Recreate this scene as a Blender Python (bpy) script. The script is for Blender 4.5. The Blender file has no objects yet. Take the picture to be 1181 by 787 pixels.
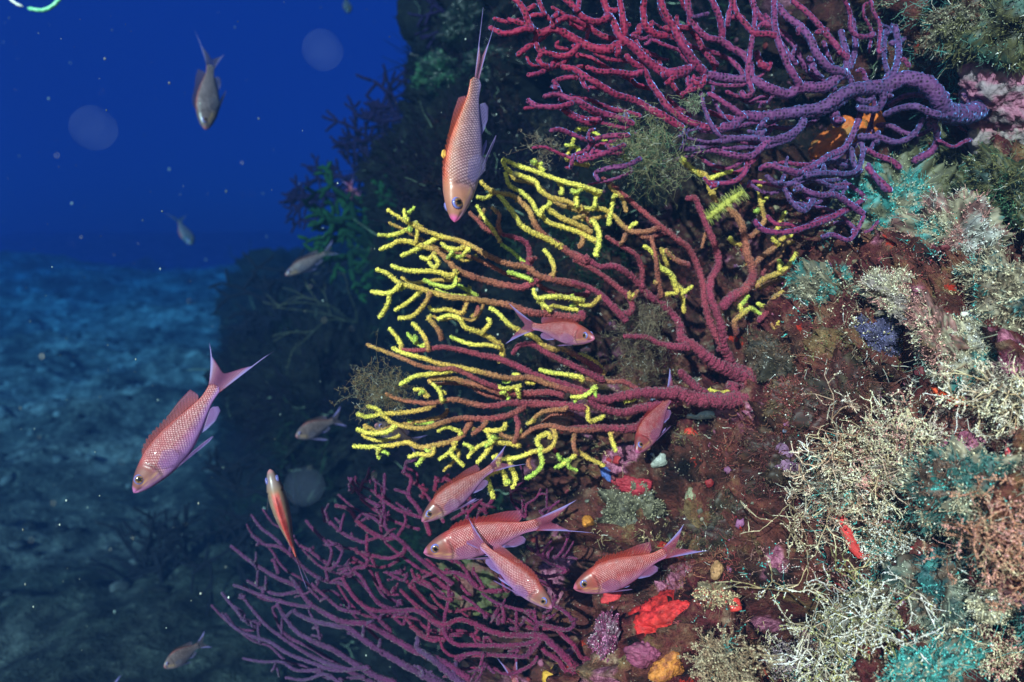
import bpy, math, random
import numpy as np
from mathutils import Vector
from mathutils.bvhtree import BVHTree

SC = bpy.context.scene
COL = SC.collection

# ------------------------------------------------------------------ camera, world, sun, exposure
PITCH = math.radians(8.0)
FPX = 1181 * 28.0 / 36.0
cam_d = bpy.data.cameras.new('camera'); cam = bpy.data.objects.new('camera', cam_d); COL.objects.link(cam)
cam_d.lens = 28.0; cam_d.sensor_width = 36.0; cam_d.clip_start = 0.01; cam_d.clip_end = 300.0
cam.location = (0, 0, 0); cam.rotation_euler = (math.pi / 2 - PITCH, 0, 0)
cam_d.dof.use_dof = True; cam_d.dof.focus_distance = 0.82; cam_d.dof.aperture_fstop = 4.5
SC.camera = cam

SUN_TO = Vector((-0.30, -0.86, 0.42)).normalized()      # from the scene towards the sun
w = bpy.data.worlds.new('World'); SC.world = w; w.use_nodes = True
wn = w.node_tree; bgn = wn.nodes['Background']
sky = wn.nodes.new('ShaderNodeTexSky'); sky.sky_type = 'NISHITA'; sky.sun_disc = False
sky.sun_elevation = math.asin(SUN_TO.z); sky.sun_rotation = math.atan2(SUN_TO.x, SUN_TO.y)
wn.links.new(sky.outputs[0], bgn.inputs[0]); bgn.inputs[1].default_value = 0.05
sd = bpy.data.lights.new('sun', 'SUN'); sd.energy = 5.0; sd.angle = math.radians(0.5); sd.color = (1.0, 0.88, 0.74)
sun = bpy.data.objects.new('sun', sd); COL.objects.link(sun)
sun.rotation_euler = SUN_TO.to_track_quat('Z', 'Y').to_euler()
vs = SC.view_settings
vs.view_transform = 'Standard'; vs.look = 'None'; vs.gamma = 1.0; vs.use_curve_mapping = False; vs.exposure = 0.68
cy = SC.cycles
SC.render.engine = 'CYCLES'
cy.use_denoising = True; cy.volume_bounces = 0; cy.max_bounces = 5; cy.diffuse_bounces = 2
cy.glossy_bounces = 2; cy.transparent_max_bounces = 12; cy.transmission_bounces = 3
cy.caustics_reflective = False; cy.caustics_refractive = False

# ------------------------------------------------------------------ helpers
RNG = np.random.default_rng(7)
F_ = np.array([0, math.cos(PITCH), -math.sin(PITCH)]); U_ = np.array([0, math.sin(PITCH), math.cos(PITCH)]); R_ = np.array([1.0, 0, 0])

def at(px, py, d):
    """world point seen at photo pixel px,py, d metres in front of the lens"""
    return d * (F_ + (px - 590.5) / FPX * R_ + (393.5 - py) / FPX * U_)

_perm = np.random.default_rng(3).permutation(256); _perm = np.concatenate([_perm, _perm, _perm])
_grad = np.random.default_rng(5).normal(size=(256, 3)); _grad /= np.linalg.norm(_grad, axis=1)[:, None]
def gnoise(p):
    p = np.asarray(p, float); i = np.floor(p).astype(int); f = p - i; i &= 255
    s = f * f * f * (f * (f * 6 - 15) + 10); out = 0
    for dx in (0, 1):
        for dy in (0, 1):
            for dz in (0, 1):
                h = _perm[_perm[_perm[i[:, 0] + dx] + ((i[:, 1] + dy) & 255)] + ((i[:, 2] + dz) & 255)]
                g = _grad[h]
                dot = g[:, 0] * (f[:, 0] - dx) + g[:, 1] * (f[:, 1] - dy) + g[:, 2] * (f[:, 2] - dz)
                wgt = (s[:, 0] if dx else 1 - s[:, 0]) * (s[:, 1] if dy else 1 - s[:, 1]) * (s[:, 2] if dz else 1 - s[:, 2])
                out = out + wgt * dot
    return out * 1.5
def fbm(p, octs=4, gain=0.5):
    a, s, o = 1.0, 1.0, 0.0
    for k in range(octs):
        o = o + a * gnoise(np.asarray(p) * s + 17.3 * k); a *= gain; s *= 2.03
    return o

def mesh_obj(name, V, faces, mat, parent=None, col=None, uv=None, smooth=True):
    """faces: list of (n,3) / (n,4) int arrays; one mesh object"""
    V = np.asarray(V, np.float32); me = bpy.data.meshes.new(name)
    faces = [np.asarray(f, np.int32) for f in faces if len(f)]
    nl = sum(f.size for f in faces); nf = sum(len(f) for f in faces)
    me.vertices.add(len(V)); me.vertices.foreach_set('co', V.ravel())
    me.loops.add(nl); me.polygons.add(nf)
    li = np.concatenate([f.ravel() for f in faces]).astype(np.int32)
    tot = np.concatenate([np.full(len(f), f.shape[1], np.int32) for f in faces])
    me.loops.foreach_set('vertex_index', li)
    me.polygons.foreach_set('loop_start', np.concatenate([[0], np.cumsum(tot)[:-1]]).astype(np.int32))
    me.polygons.foreach_set('use_smooth', np.full(nf, smooth))
    if col is not None:
        c = np.asarray(col, np.float32)
        if c.shape[1] == 3: c = np.concatenate([c, np.ones((len(c), 1), np.float32)], 1)
        at_ = me.color_attributes.new('Col', 'FLOAT_COLOR', 'POINT'); at_.data.foreach_set('color', c.ravel())
    if uv is not None:
        ul = me.uv_layers.new(name='UVMap'); ul.data.foreach_set('uv', np.asarray(uv, np.float32)[li].ravel())
    me.update(); me.validate()
    me.materials.append(mat)
    o = bpy.data.objects.new(name, me); COL.objects.link(o)
    if parent: o.parent = parent
    return o

def tag(o, label=None, cat=None, group=None, kind=None):
    if label: o['label'] = label
    if cat: o['category'] = cat
    if group: o['group'] = group
    if kind: o['kind'] = kind
    return o
def thing(name, label, cat, loc=(0, 0, 0), group=None):
    o = bpy.data.objects.new(name, None); COL.objects.link(o); o.location = loc; o.empty_display_size = 0.02
    return tag(o, label, cat, group)

class NB:
    """short node-tree builder"""
    def __init__(s, name):
        s.m = bpy.data.materials.new(name); s.m.use_nodes = True; s.t = s.m.node_tree; s.p = s.t.nodes['Principled BSDF']
    def n(s, typ, **kw):
        nd = s.t.nodes.new('ShaderNode' + typ)
        for k, v in kw.items():
            if k.startswith('_'): nd.inputs[k[1:].replace('_', ' ')].default_value = v
            else: setattr(nd, k, v)
        return nd
    def l(s, a, b): s.t.links.new(a, b)
    def noise(s, scale, detail=3, rough=.55, vec=None):
        nd = s.n('TexNoise', _Scale=scale, _Detail=detail, _Roughness=rough)
        if vec is None:
            vec = s.coord()
        s.l(vec, nd.inputs['Vector']); return nd.outputs['Fac']
    def vor(s, scale, feature='F1', rnd=1.0):
        nd = s.n('TexVoronoi', feature=feature, _Scale=scale, _Randomness=rnd); s.l(s.coord(), nd.inputs['Vector']); return nd
    def coord(s):
        if not hasattr(s, '_c'): s._c = s.n('TexCoord').outputs['Object']
        return s._c
    def ramp(s, fac, stops):
        nd = s.n('ValToRGB'); e = nd.color_ramp.elements
        while len(e) < len(stops): e.new(0.5)
        for k, (p, c) in enumerate(stops):
            e[k].position = p; e[k].color = (c, c, c, 1) if np.isscalar(c) else (*c, 1)
        s.l(fac, nd.inputs[0]); return nd.outputs[0]
    def mix(s, fac, a, b, typ='MIX'):
        nd = s.n('Mix', data_type='RGBA', blend_type=typ)
        for v, i in ((fac, 0), (a, 6), (b, 7)):
            if hasattr(v, 'is_linked'): s.l(v, nd.inputs[i])
            elif i == 0: nd.inputs[0].default_value = v
            else: nd.inputs[i].default_value = (*v, 1)
        return nd.outputs[2]
    def math(s, op, a, b=0.0, clamp=False):
        nd = s.n('Math', operation=op, use_clamp=clamp)
        for i, v in enumerate((a, b)):
            if hasattr(v, 'is_linked'): s.l(v, nd.inputs[i])
            else: nd.inputs[i].default_value = v
        return nd.outputs[0]
    def bump(s, h, strength, dist):
        nd = s.n('Bump', _Strength=strength, _Distance=dist); s.l(h, nd.inputs['Height'])
        if getattr(s, '_b', None): s.l(s._b, nd.inputs['Normal'])
        s._b = nd.outputs[0]; s.l(s._b, s.p.inputs['Normal'])
    def out(s, color=None, rough=.7, spec=.3):
        if color is not None:
            if hasattr(color, 'is_linked'): s.l(color, s.p.inputs['Base Color'])
            else: s.p.inputs['Base Color'].default_value = (*color, 1)
        s.p.inputs['Roughness'].default_value = rough; s.p.inputs['Specular IOR Level'].default_value = spec
        return s.m
    def vcol(s):
        if not hasattr(s, '_v'): s._v = s.n('Attribute', attribute_name='Col')
        return s._v.outputs['Color']

class TB:
    """collects tapered, knobbly tubes into one mesh"""
    def __init__(s): s.V, s.F3, s.F4, s.C, s.n = [], [], [], [], 0
    def tube(s, pts, rad, col, step=None, sides=8, rough=0.0, rng=RNG):
        pts = np.asarray(pts, float); n = len(pts); rad = np.asarray(rad, float); col = np.asarray(col, float)
        if rad.ndim == 0: rad = np.full(n, float(rad))
        if col.ndim == 1: col = np.tile(col, (n, 1))
        seg = np.linalg.norm(np.diff(pts, axis=0), axis=1); L = seg.sum()
        if L < 1e-6: return
        t = np.concatenate([[0], np.cumsum(seg)])
        if step is None: u, q, r, c = t, pts, rad, col
        else:
            m = max(4, int(L / step)); u = np.linspace(0, L, m)
            P = np.vstack([2 * pts[0] - pts[1], pts, 2 * pts[-1] - pts[-2]])
            k = np.clip(np.searchsorted(t, u, side='right') - 1, 0, n - 2); f = ((u - t[k]) / np.maximum(seg[k], 1e-9))[:, None]
            p0, p1, p2, p3 = P[k], P[k + 1], P[k + 2], P[k + 3]
            q = .5 * (2 * p1 + (p2 - p0) * f + (2 * p0 - 5 * p1 + 4 * p2 - p3) * f ** 2 + (3 * p1 - p0 - 3 * p2 + p3) * f ** 3)
            r = np.interp(u, t, rad); c = np.stack([np.interp(u, t, col[:, i]) for i in range(col.shape[1])], 1)
            e = np.minimum(u, L - u) / np.maximum(r, 1e-9); r = r * np.sqrt(np.clip(1 - (1 - np.clip(e, 0.02, 1)) ** 2, 0, 1))
        m = len(q); T = np.gradient(q, axis=0); T /= np.linalg.norm(T, axis=1)[:, None] + 1e-12
        ref = np.array([0.3, -1, .2]); N = np.cross(T, ref); N /= np.linalg.norm(N, axis=1)[:, None] + 1e-12; B = np.cross(T, N)
        a = np.arange(sides) * 2 * math.pi / sides
        ang = a[None, :] + (np.arange(m) % 2)[:, None] * math.pi / sides
        rr = r[:, None] * (1 + rough * rng.uniform(-1, 1, (m, sides))) if rough else np.repeat(r[:, None], sides, 1)
        V = q[:, None] + rr[..., None] * (np.cos(ang)[..., None] * N[:, None] + np.sin(ang)[..., None] * B[:, None])
        s.V.append(V.reshape(-1, 3)); s.C.append(np.repeat(c, sides, 0))
        i = (np.arange(m - 1)[:, None] * sides + np.arange(sides)[None]); j = (np.arange(m - 1)[:, None] * sides + (np.arange(sides)[None] + 1) % sides)
        s.F4.append(np.stack([i, j, j + sides, i + sides], -1).reshape(-1, 4) + s.n)
        for base, flip in ((0, 1), ((m - 1) * sides, 0)):
            ring = np.arange(sides) + base + s.n
            if flip: ring = ring[::-1]
            s.F3.append(np.stack([np.full(sides - 2, ring[0]), ring[1:-1], ring[2:]], 1))
        s.n += m * sides
        return V, q
    def add(s, V, F3=None, F4=None, C=(1, 1, 1)):
        V = np.asarray(V, float); s.V.append(V); C = np.asarray(C, float)
        s.C.append(np.tile(C, (len(V), 1)) if C.ndim == 1 else C)
        if F3 is not None: s.F3.append(np.asarray(F3) + s.n)
        if F4 is not None: s.F4.append(np.asarray(F4) + s.n)
        s.n += len(V)
    def build(s, name, mat, parent=None, origin=None):
        V = np.concatenate(s.V); C = np.concatenate(s.C)
        if origin is not None: V = V - np.asarray(origin)
        F = []
        if s.F3: F.append(np.concatenate(s.F3))
        if s.F4: F.append(np.concatenate(s.F4))
        return mesh_obj(name, V, F, mat, parent, C)

def ico(sub):
    import bmesh
    bm = bmesh.new(); bmesh.ops.create_icosphere(bm, subdivisions=sub, radius=1.0)
    V = np.array([v.co[:] for v in bm.verts]); F = np.array([[v.index for v in f.verts] for f in bm.faces]); bm.free(); return V, F
ICO = {k: ico(k) for k in (1, 2, 3, 4, 5)}

# ------------------------------------------------------------------ materials
def mat_vcol(name, rough=.6, spec=.3, bump=0, bscale=400, vary=.25, vscale=120):
    b = NB(name); c = b.vcol()
    n = b.noise(vscale, 4); c = b.mix(1.0, c, b.ramp(n, [(.25, 1 - vary), (.75, 1 + vary)]), 'MULTIPLY')
    if bump: b.bump(b.noise(bscale, 3), bump, .004)
    return b.out(c, rough, spec)

def mat_polyps(name, scale, dot, edge, fuzz=(1, 1, 1), fw=.12, reg=1.0):
    """gorgonian skin: swollen rind dotted with polyp pores"""
    b = NB(name); c = b.vcol(); v = b.vor(scale, rnd=reg)
    d = v.outputs['Distance']
    pore = b.ramp(d, [(.18, dot), (.42, 1.0), (.75, edge)])
    c = b.mix(1.0, c, pore, 'MULTIPLY')
    n = b.noise(60, 3); c = b.mix(1.0, c, b.ramp(n, [(.3, .78), (.7, 1.2)]), 'MULTIPLY')
    b.bump(d, .7, .002)
    b.p.inputs['Sheen Weight'].default_value = fw; b.p.inputs['Sheen Tint'].default_value = (*fuzz, 1); b.p.inputs['Sheen Roughness'].default_value = .35
    return b.out(c, .65, .25)

M_A = mat_polyps('yellow_fan_skin', 620, 1.25, .55)
M_B = mat_polyps('crimson_fan_skin', 240, .10, 1.35, (.22, .42, 1.0), .9, .55)
M_C = mat_polyps('purple_fan_skin', 600, 1.2, .6)
M_FUZZ = mat_vcol('algae_fibre', .55, .35, vary=.35, vscale=160)
M_WEED = mat_vcol('dark_weed', .9, .04, vary=.4, vscale=40)
M_LUMP = mat_vcol('sponge_skin', .6, .35, bump=.6, bscale=300, vary=.35, vscale=70)
M_SOFT = mat_vcol('soft_coral_skin', .7, .2, bump=.8, bscale=350, vary=.3, vscale=90)
M_SHELL = mat_vcol('shell', .35, .5, bump=.3, bscale=250, vary=.2)
# ------------------------------------------------------------------ setting: seabed, reef, water
def reef_material():
    b = NB('reef_rock')
    n1 = b.noise(7, 5, .6); n2 = b.noise(16, 5, .65); n3 = b.noise(38, 4, .6); n4 = b.noise(150, 4, .7); n5 = b.noise(11, 3, .5)
    base = b.ramp(n2, [(.34, (.005, .004, .004)), (.44, (.055, .022, .016)), (.54, (.16, .045, .034)), (.64, (.20, .12, .05)), (.76, (.42, .30, .16))])
    alt = b.ramp(n3, [(.36, (.008, .005, .005)), (.48, (.12, .020, .024)), (.58, (.17, .065, .045)), (.70, (.40, .27, .18))])
    c = b.mix(b.ramp(n1, [(.44, 0.0), (.58, 1.0)]), base, alt)
    c = b.mix(b.ramp(n5, [(.60, 0.0), (.64, .85)]), c, b.ramp(n4, [(.35, (.30, .06, .13)), (.65, (.65, .25, .38))]))      # coralline crust
    n6 = b.noise(24, 4, .6)
    c = b.mix(b.ramp(n6, [(.68, 0.0), (.70, .9)]), c, (.60, .04, .02))                                                    # red crust
    n7 = b.noise(19, 3, .6)
    c = b.mix(b.ramp(n7, [(.67, 0.0), (.71, .7)]), c, b.ramp(n4, [(.35, (.06, .09, .07)), (.65, (.30, .33, .26))]))       # grey-green crust
    v = b.vor(210); fl = b.ramp(v.outputs['Distance'], [(.10, 1.0), (.2, 0.0)])
    keep = b.ramp(b.noise(45, 3), [(.50, 0.0), (.60, 1.0)])
    c = b.mix(b.math('MULTIPLY', b.math('MULTIPLY', fl, keep), .8), c, (.62, .56, .44))                                  # pale grit and painted-in sparkle
    c = b.mix(1.0, c, b.ramp(n4, [(.3, .55), (.7, 1.45)]), 'MULTIPLY')
    # dark green-blue weed on the far side, also painting flash falloff behind the fans
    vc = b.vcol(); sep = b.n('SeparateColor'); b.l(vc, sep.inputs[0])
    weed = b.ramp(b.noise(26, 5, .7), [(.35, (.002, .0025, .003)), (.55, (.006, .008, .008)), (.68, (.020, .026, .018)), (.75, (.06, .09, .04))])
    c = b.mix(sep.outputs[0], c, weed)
    b.bump(n4, .8, .01); b.bump(b.noise(420, 3, .7), .6, .004)
    return b.out(c, .6, .15)

REEF_CTRL = [(1181, 0, .88), (1181, 200, .84), (1181, 400, .72), (1181, 600, .66), (1181, 787, .62), (1330, 787, .60), (1330, 400, .68), (1330, 0, .8),
    (1100, -60, .95), (1100, 110, 1.0), (1080, 250, .90), (1050, 380, .84), (1050, 520, .78), (1050, 660, .72), (1050, 787, .68),
    (950, 160, 1.22), (900, 80, 1.28), (860, 260, 1.18), (950, 300, 1.05), (900, 440, .97), (960, 480, .86), (900, 560, .86), (880, 650, .86), (900, 760, .78),
    (780, 150, 1.38), (700, 100, 1.50), (620, 180, 1.60), (560, 90, 1.75), (500, 100, 1.95), (490, 10, 2.0), (600, -60, 1.75), (800, -80, 1.45), (950, -80, 1.2), (488, 180, 2.1),
    (700, 300, 1.32), (620, 380, 1.50), (520, 330, 1.9), (462, 285, 2.25), (474, 228, 2.6), (740, 420, 1.16), (700, 500, 1.06), (790, 520, .98), (640, 480, 1.35),
    (560, 480, 1.7), (480, 430, 2.1), (390, 350, 2.6), (330, 340, 3.0), (330, 460, 2.8), (420, 560, 2.2), (520, 600, 1.6), (620, 600, 1.34), (690, 600, 1.02), (760, 600, .93),
    (700, 700, 1.02), (640, 680, 1.26), (560, 690, 1.5), (450, 700, 1.9), (330, 600, 2.6), (330, 720, 2.2), (250, 700, 2.5), (260, 560, 3.0), (285, 430, 3.2), (190, 690, 2.8), (150, 780, 2.6), (760, 720, .84), (790, 787, .78), (690, 800, 1.0), (580, 810, 1.36), (450, 820, 1.7),
    (840, 700, .86), (600, 950, 1.0), (800, 950, .72), (1000, 950, .62)]
_cp = np.array([at(*c) for c in REEF_CTRL])
# the flank turning away at the left
for z in (-1.6, -1.1, -.6, -.2, -.05, .2, .6, 1.0, 1.5):
    e = -.36 if z > .2 else (-.52 if z > -.1 else -1.15 + (z + .2) * .1)
    if z > -.1: _cp = np.vstack([_cp, [-.40, 5.5, z], [-.62, 10.0, z], [-1.0, 15.0, z], [-2.0, 24.0, z]])
    else: _cp = np.vstack([_cp, [e - .12, 4.2, z], [e - .5, 6.0, z], [-2.2, 8.0, z]])
for z in (.9, 1.3, 1.7):
    _cp = np.vstack([_cp, [.0, 1.9, z], [.5, 1.35, z], [1.2, 1.0, z]])
for z in (-1.6, -1.0, -.5, 0, .5, 1.0):
    _cp = np.vstack([_cp, [.9, .62, z], [1.6, .5, z], [2.4, .3, z]])
_cp = np.vstack([_cp, [.0, .85, -1.2], [.4, .6, -1.2], [-.6, 1.7, -1.2], [.8, .5, -1.2]])
def _rbf():
    X = _cp[:, [0, 2]]; d = np.linalg.norm(X[:, None] - X[None], axis=2)
    A = np.zeros((len(X) + 1,) * 2); A[:-1, :-1] = d + np.eye(len(X)) * -.01; A[-1, :-1] = A[:-1, -1] = 1
    w_ = np.linalg.solve(A, np.concatenate([_cp[:, 1], [0]])); return X, w_
_RX, _RW = _rbf()
def reef_y(x, z):
    out = np.full(x.shape, _RW[-1])
    for (a, b), wgt in zip(_RX, _RW[:-1]): out += wgt * np.sqrt((x - a) ** 2 + (z - b) ** 2 + .0004)
    return np.clip(out, .3, 30)

def sm(a, b, x): t = np.clip((x - a) / (b - a), 0, 1); return t * t * (3 - 2 * t)

def build_reef():
    xs = np.concatenate([np.linspace(-2.0, -.9, 90)[:-1], np.linspace(-.9, -.25, 150)[:-1], np.linspace(-.25, .80, 430)[:-1], np.linspace(.80, 2.4, 60)])
    zs = np.concatenate([np.linspace(-1.6, -.72, 80)[:-1], np.linspace(-.72, .42, 470)[:-1], np.linspace(.42, 1.6, 70)])
    X, Z = np.meshgrid(xs, zs); x, z = X.ravel(), Z.ravel(); y = reef_y(x, z)
    P = np.stack([x, y, z], 1)
    lump = fbm(P * [5, 5, 5.5], 3); l2 = fbm(P * 13 + 5, 3); l3 = fbm(P * 33 + 9, 3); l4 = fbm(P * 85 + 2, 3, .6)
    dy = -.055 * lump - .034 * (1 - 2 * np.abs(l2)) - .020 * (1 - 2.4 * np.abs(l3)) - .0065 * l4
    pits = sm(.28, .55, fbm(P * 9 + 31, 2)); dy += .07 * pits
    for (px, py, d, r, dep) in PITS:
        c = at(px, py, d); q = np.sqrt((x - c[0]) ** 2 + (z - c[2]) ** 2) / r
        dy += dep * np.exp(-(q * (1 + .25 * l3)) ** 4)
    o1 = fbm(P * 15 + 50, 2) * .018 + fbm(P * 48 + 3, 2) * .008; o2 = fbm(P * 15 + 80, 2) * .018 + fbm(P * 48 + 8, 2) * .008
    nx, nz = len(xs), len(zs); e = .012
    gx = (reef_y(x + e, z) - reef_y(x - e, z)) / (2 * e); gz = (reef_y(x, z + e) - reef_y(x, z - e)) / (2 * e)
    gx, gz = np.clip(gx, -4, 4), np.clip(gz, -4, 4)
    N = np.stack([gx, -np.ones_like(x), gz], 1); N /= np.linalg.norm(N, axis=1)[:, None]
    V = P - N * (dy * (1 + .6 * sm(1.2, 2.2, y)))[:, None] + np.stack([o1, 0 * x, o2], 1)
    i = (np.arange(nz - 1)[:, None] * nx + np.arange(nx - 1)[None]).ravel()
    Fq = np.stack([i, i + 1, i + nx + 1, i + nx], 1)
    # weed cover by depth; its darkness also paints in the flash falloff
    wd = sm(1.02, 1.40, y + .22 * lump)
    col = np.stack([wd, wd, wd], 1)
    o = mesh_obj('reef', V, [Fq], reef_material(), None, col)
    o['kind'] = 'structure'
    k = 2; Vg = V.reshape(nz, nx, 3)[::k, ::k]; a, b_ = Vg.shape[:2]; V2 = Vg.reshape(-1, 3)
    i = (np.arange(a - 1)[:, None] * b_ + np.arange(b_ - 1)[None]).ravel()
    return BVHTree.FromPolygons(V2.tolist(), np.stack([i, i + 1, i + b_ + 1, i + b_], 1).tolist()), V2
PITS = [(876, 702, .86, .036, .12), (912, 742, .80, .022, .07), (965, 160, 1.2, .07, .10), (795, 395, 1.1, .03, .06), (1118, 175, .9, .03, .05), (1140, 268, .84, .05, .08),
        (905, 560, .86, .018, .04), (735, 655, .95, .03, .05), (1060, 600, .74, .02, .04), (1100, 615, .7, .025, .05), (770, 600, .93, .02, .05), (1150, 740, .64, .03, .06), (700, 655, .98, .03, .05)]
REEF, REEFV = build_reef()

def hit(px, py, lift=0.0):
    """where the line from the lens through this pixel meets the reef, and the reef's normal there"""
    d = Vector(at(px, py, 1.0)).normalized(); loc, nor, _, _ = REEF.ray_cast(Vector((0, 0, 0)), d, 12)
    if loc is None: loc = Vector(at(px, py, 2.0)); nor = -d
    if nor.dot(d) > 0: nor = -nor
    return np.array(loc + nor * lift), np.array(nor)

def ground_z(x, y):
    p = np.stack([x, y, np.zeros_like(x)], 1)
    z = -1.16 + .075 * np.clip(y, 0, 9) + .14 * fbm(p * .9, 3) + .035 * fbm(p * 3.1 + 4, 3) + .028 * fbm(p * 8 + 3, 3)
    edge = 8.6 + .9 * gnoise(p * .35 + 9) - .12 * x
    drop = sm(0, 8, y - edge); z = z - 3.2 * drop
    ridge = np.exp(-((y - 19 - .2 * x) / 4.5) ** 2) * (1.5 * sm(1.5, -9, x) + 1.0)
    return z + ridge * (1 + .25 * fbm(p * .8 + 7, 3)) + 3.5 * sm(13, 36, y)
def build_ground():
    xs = np.concatenate([np.linspace(-22, -6, 50)[:-1], np.linspace(-6, .5, 330)[:-1], np.linspace(.5, 18, 40)])
    ys = np.concatenate([np.linspace(-.55, 1.2, 25)[:-1], np.linspace(1.2, 10, 380)[:-1], np.linspace(10, 16, 70)[:-1], np.linspace(16, 38, 30)])
    X, Y = np.meshgrid(xs, ys); z = ground_z(X.ravel(), Y.ravel())
    nx, ny = len(xs), len(ys); i = (np.arange(ny - 1)[:, None] * nx + np.arange(nx - 1)[None]).ravel()
    b = NB('seabed_rubble')
    n = b.noise(2.2, 6, .65); n2 = b.noise(14, 5, .7); n3 = b.noise(45, 4, .7)
    c = b.ramp(n, [(.34, (.016, .018, .018)), (.46, (.07, .075, .07)), (.56, (.17, .18, .17)), (.70, (.36, .37, .34))])
    c = b.mix(1.0, c, b.ramp(n2, [(.32, .22), (.5, .9), (.70, 1.9)]), 'MULTIPLY')
    c = b.mix(b.ramp(n3, [(.60, 0.0), (.68, .75)]), c, (.45, .47, .40))
    n4 = b.noise(160, 3, .7); c = b.mix(1.0, c, b.ramp(n4, [(.3, .45), (.7, 1.6)]), 'MULTIPLY')
    sx = b.n('SeparateXYZ'); b.l(b.coord(), sx.inputs[0])      # weed meadow in the near part of the seabed
    wd = b.ramp(b.math('ADD', b.math('MULTIPLY', sx.outputs[1], .12), b.math('MULTIPLY', b.noise(1.3, 4), .45)), [(.48, .92), (.74, .0)])
    wd = b.math('MINIMUM', wd, 1.0); c = b.mix(wd, c, b.ramp(n2, [(.4, (.004, .006, .005)), (.62, (.02, .03, .024)), (.72, (.12, .14, .11))]))
    b.bump(n2, .8, .05); b.bump(n3, .6, .02); m = b.out(c, .85, .1)
    o = mesh_obj('seabed', np.stack([X.ravel(), Y.ravel(), z], 1), [np.stack([i, i + 1, i + nx + 1, i + nx], 1)], m); o['kind'] = 'structure'
build_ground()
def rubble():
    rng = np.random.default_rng(17); n = 3000; y = 2.0 + 6.6 * rng.random(n) ** .8; x = rng.uniform(-.85, .12, n) * y - .1; z = ground_z(x, y)
    keep = fbm(np.stack([x, y, 0 * x], 1) * 1.6 + 3, 2) > -.25; V, F = ICO[1]; tb = TB()
    for a, b, c in zip(x[keep], y[keep], z[keep]):
        s = (.006 + .030 * rng.random() ** 4) * (.6 + b * .12); v = V * s * rng.uniform(.6, 1.3, 3) * np.array([1, 1, .6]) * (1 + .3 * rng.normal(size=(len(V), 1)))
        tb.add(v + [a, b, c + s * .15], F3=F, C=np.array([.15, .165, .17]) * (.12 + 1.3 * rng.random() ** 2.2) * (.35 + .65 * float(sm(2.2, 4.0, np.array([b]))[0])))
    o = tb.build('rubble', M_WEED); o['kind'] = 'stuff'; tag(o, 'small stones and shell grit strewn over the blue seabed', 'rubble')
rubble()

def build_water():
    V = np.array([(x, y, z) for z in (-6.8, 11.5) for y in (-.60, 39) for x in (-23, 19)], float)
    F = [[0, 2, 3, 1], [4, 5, 7, 6], [0, 1, 5, 4], [2, 6, 7, 3], [0, 4, 6, 2], [1, 3, 7, 5]]
    m = bpy.data.materials.new('blue_sea_water'); m.use_nodes = True; t = m.node_tree
    t.nodes.remove(t.nodes['Principled BSDF'])
    v = t.nodes.new('ShaderNodeVolumePrincipled')
    v.inputs['Color'].default_value = (.013, .040, .116, 1); v.inputs['Absorption Color'].default_value = (.02, .42, .87, 1)
    v.inputs['Density'].default_value = .29; v.inputs['Anisotropy'].default_value = .0
    t.links.new(v.outputs[0], t.nodes['Material Output'].inputs['Volume'])
    o = mesh_obj('haze', V, [np.array(F)], m, smooth=False); o['kind'] = 'stuff'
    tag(o, 'clear deep blue sea water fading the far seabed and fish', 'sea water')
build_water()
def fibres(tb, B, D, L, r, C, curl=.5, rings=5, rng=RNG, tipc=None):
    """many thin curved threads at once"""
    n = len(B); D = D / (np.linalg.norm(D, axis=1)[:, None] + 1e-9)
    K = rng.normal(0, curl, (n, 3)); K2 = rng.normal(0, curl * .5, (n, 3)); t = np.linspace(0, 1, rings)
    P = B[:, None] + L[:, None, None] * (D[:, None] * t[None, :, None] + K[:, None] * (t ** 2)[None, :, None] * .6 + K2[:, None] * np.sin(t * 6)[None, :, None] * .25)
    r = np.broadcast_to(np.asarray(r, float), (n,)); rad = r[:, None] * (1.05 - .7 * t)[None]
    X = np.cross(D, rng.normal(size=(n, 3))); X /= np.linalg.norm(X, axis=1)[:, None] + 1e-9; Y = np.cross(D, X)
    a = np.arange(3) * 2 * math.pi / 3
    V = P[:, :, None] + rad[..., None, None] * (np.cos(a)[None, None, :, None] * X[:, None, None] + np.sin(a)[None, None, :, None] * Y[:, None, None])
    if tipc is None: c = np.repeat(C[:, None], rings * 3, 1)
    else: c = C[:, None] + (tipc - C)[:, None] * np.repeat(t ** 1.5, 3)[None, :, None]
    k = np.arange(n)[:, None, None] * rings * 3; i = np.arange(rings - 1)[None, :, None] * 3; s = np.arange(3)[None, None]; s2 = (s + 1) % 3
    F = np.stack(np.broadcast_arrays(k + i + s, k + i + s2, k + i + s2 + 3, k + i + s + 3), -1).reshape(-1, 4)
    tb.V.append(V.reshape(-1, 3)); tb.C.append(c.reshape(-1, 3)); tb.F4.append(F + tb.n); tb.n += n * rings * 3
    return P

# ------------------------------------------------------------------ sea fans, traced branch by branch at their own distance
TILE = {'5': (400, 170, 3.422), '6': (660, 170, 3.422), '7': (400, 360, 3.422), '8': (660, 360, 3.422), 'b1': (550, 0, 3.8375), 'b2': (740, 0, 3.8375),
        'b3': (930, 0, 3.8375), 'b4': (820, 120, 3.8375), 'c': (240, 520, 2.946), 's': (480, 560, 3.467)}
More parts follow.
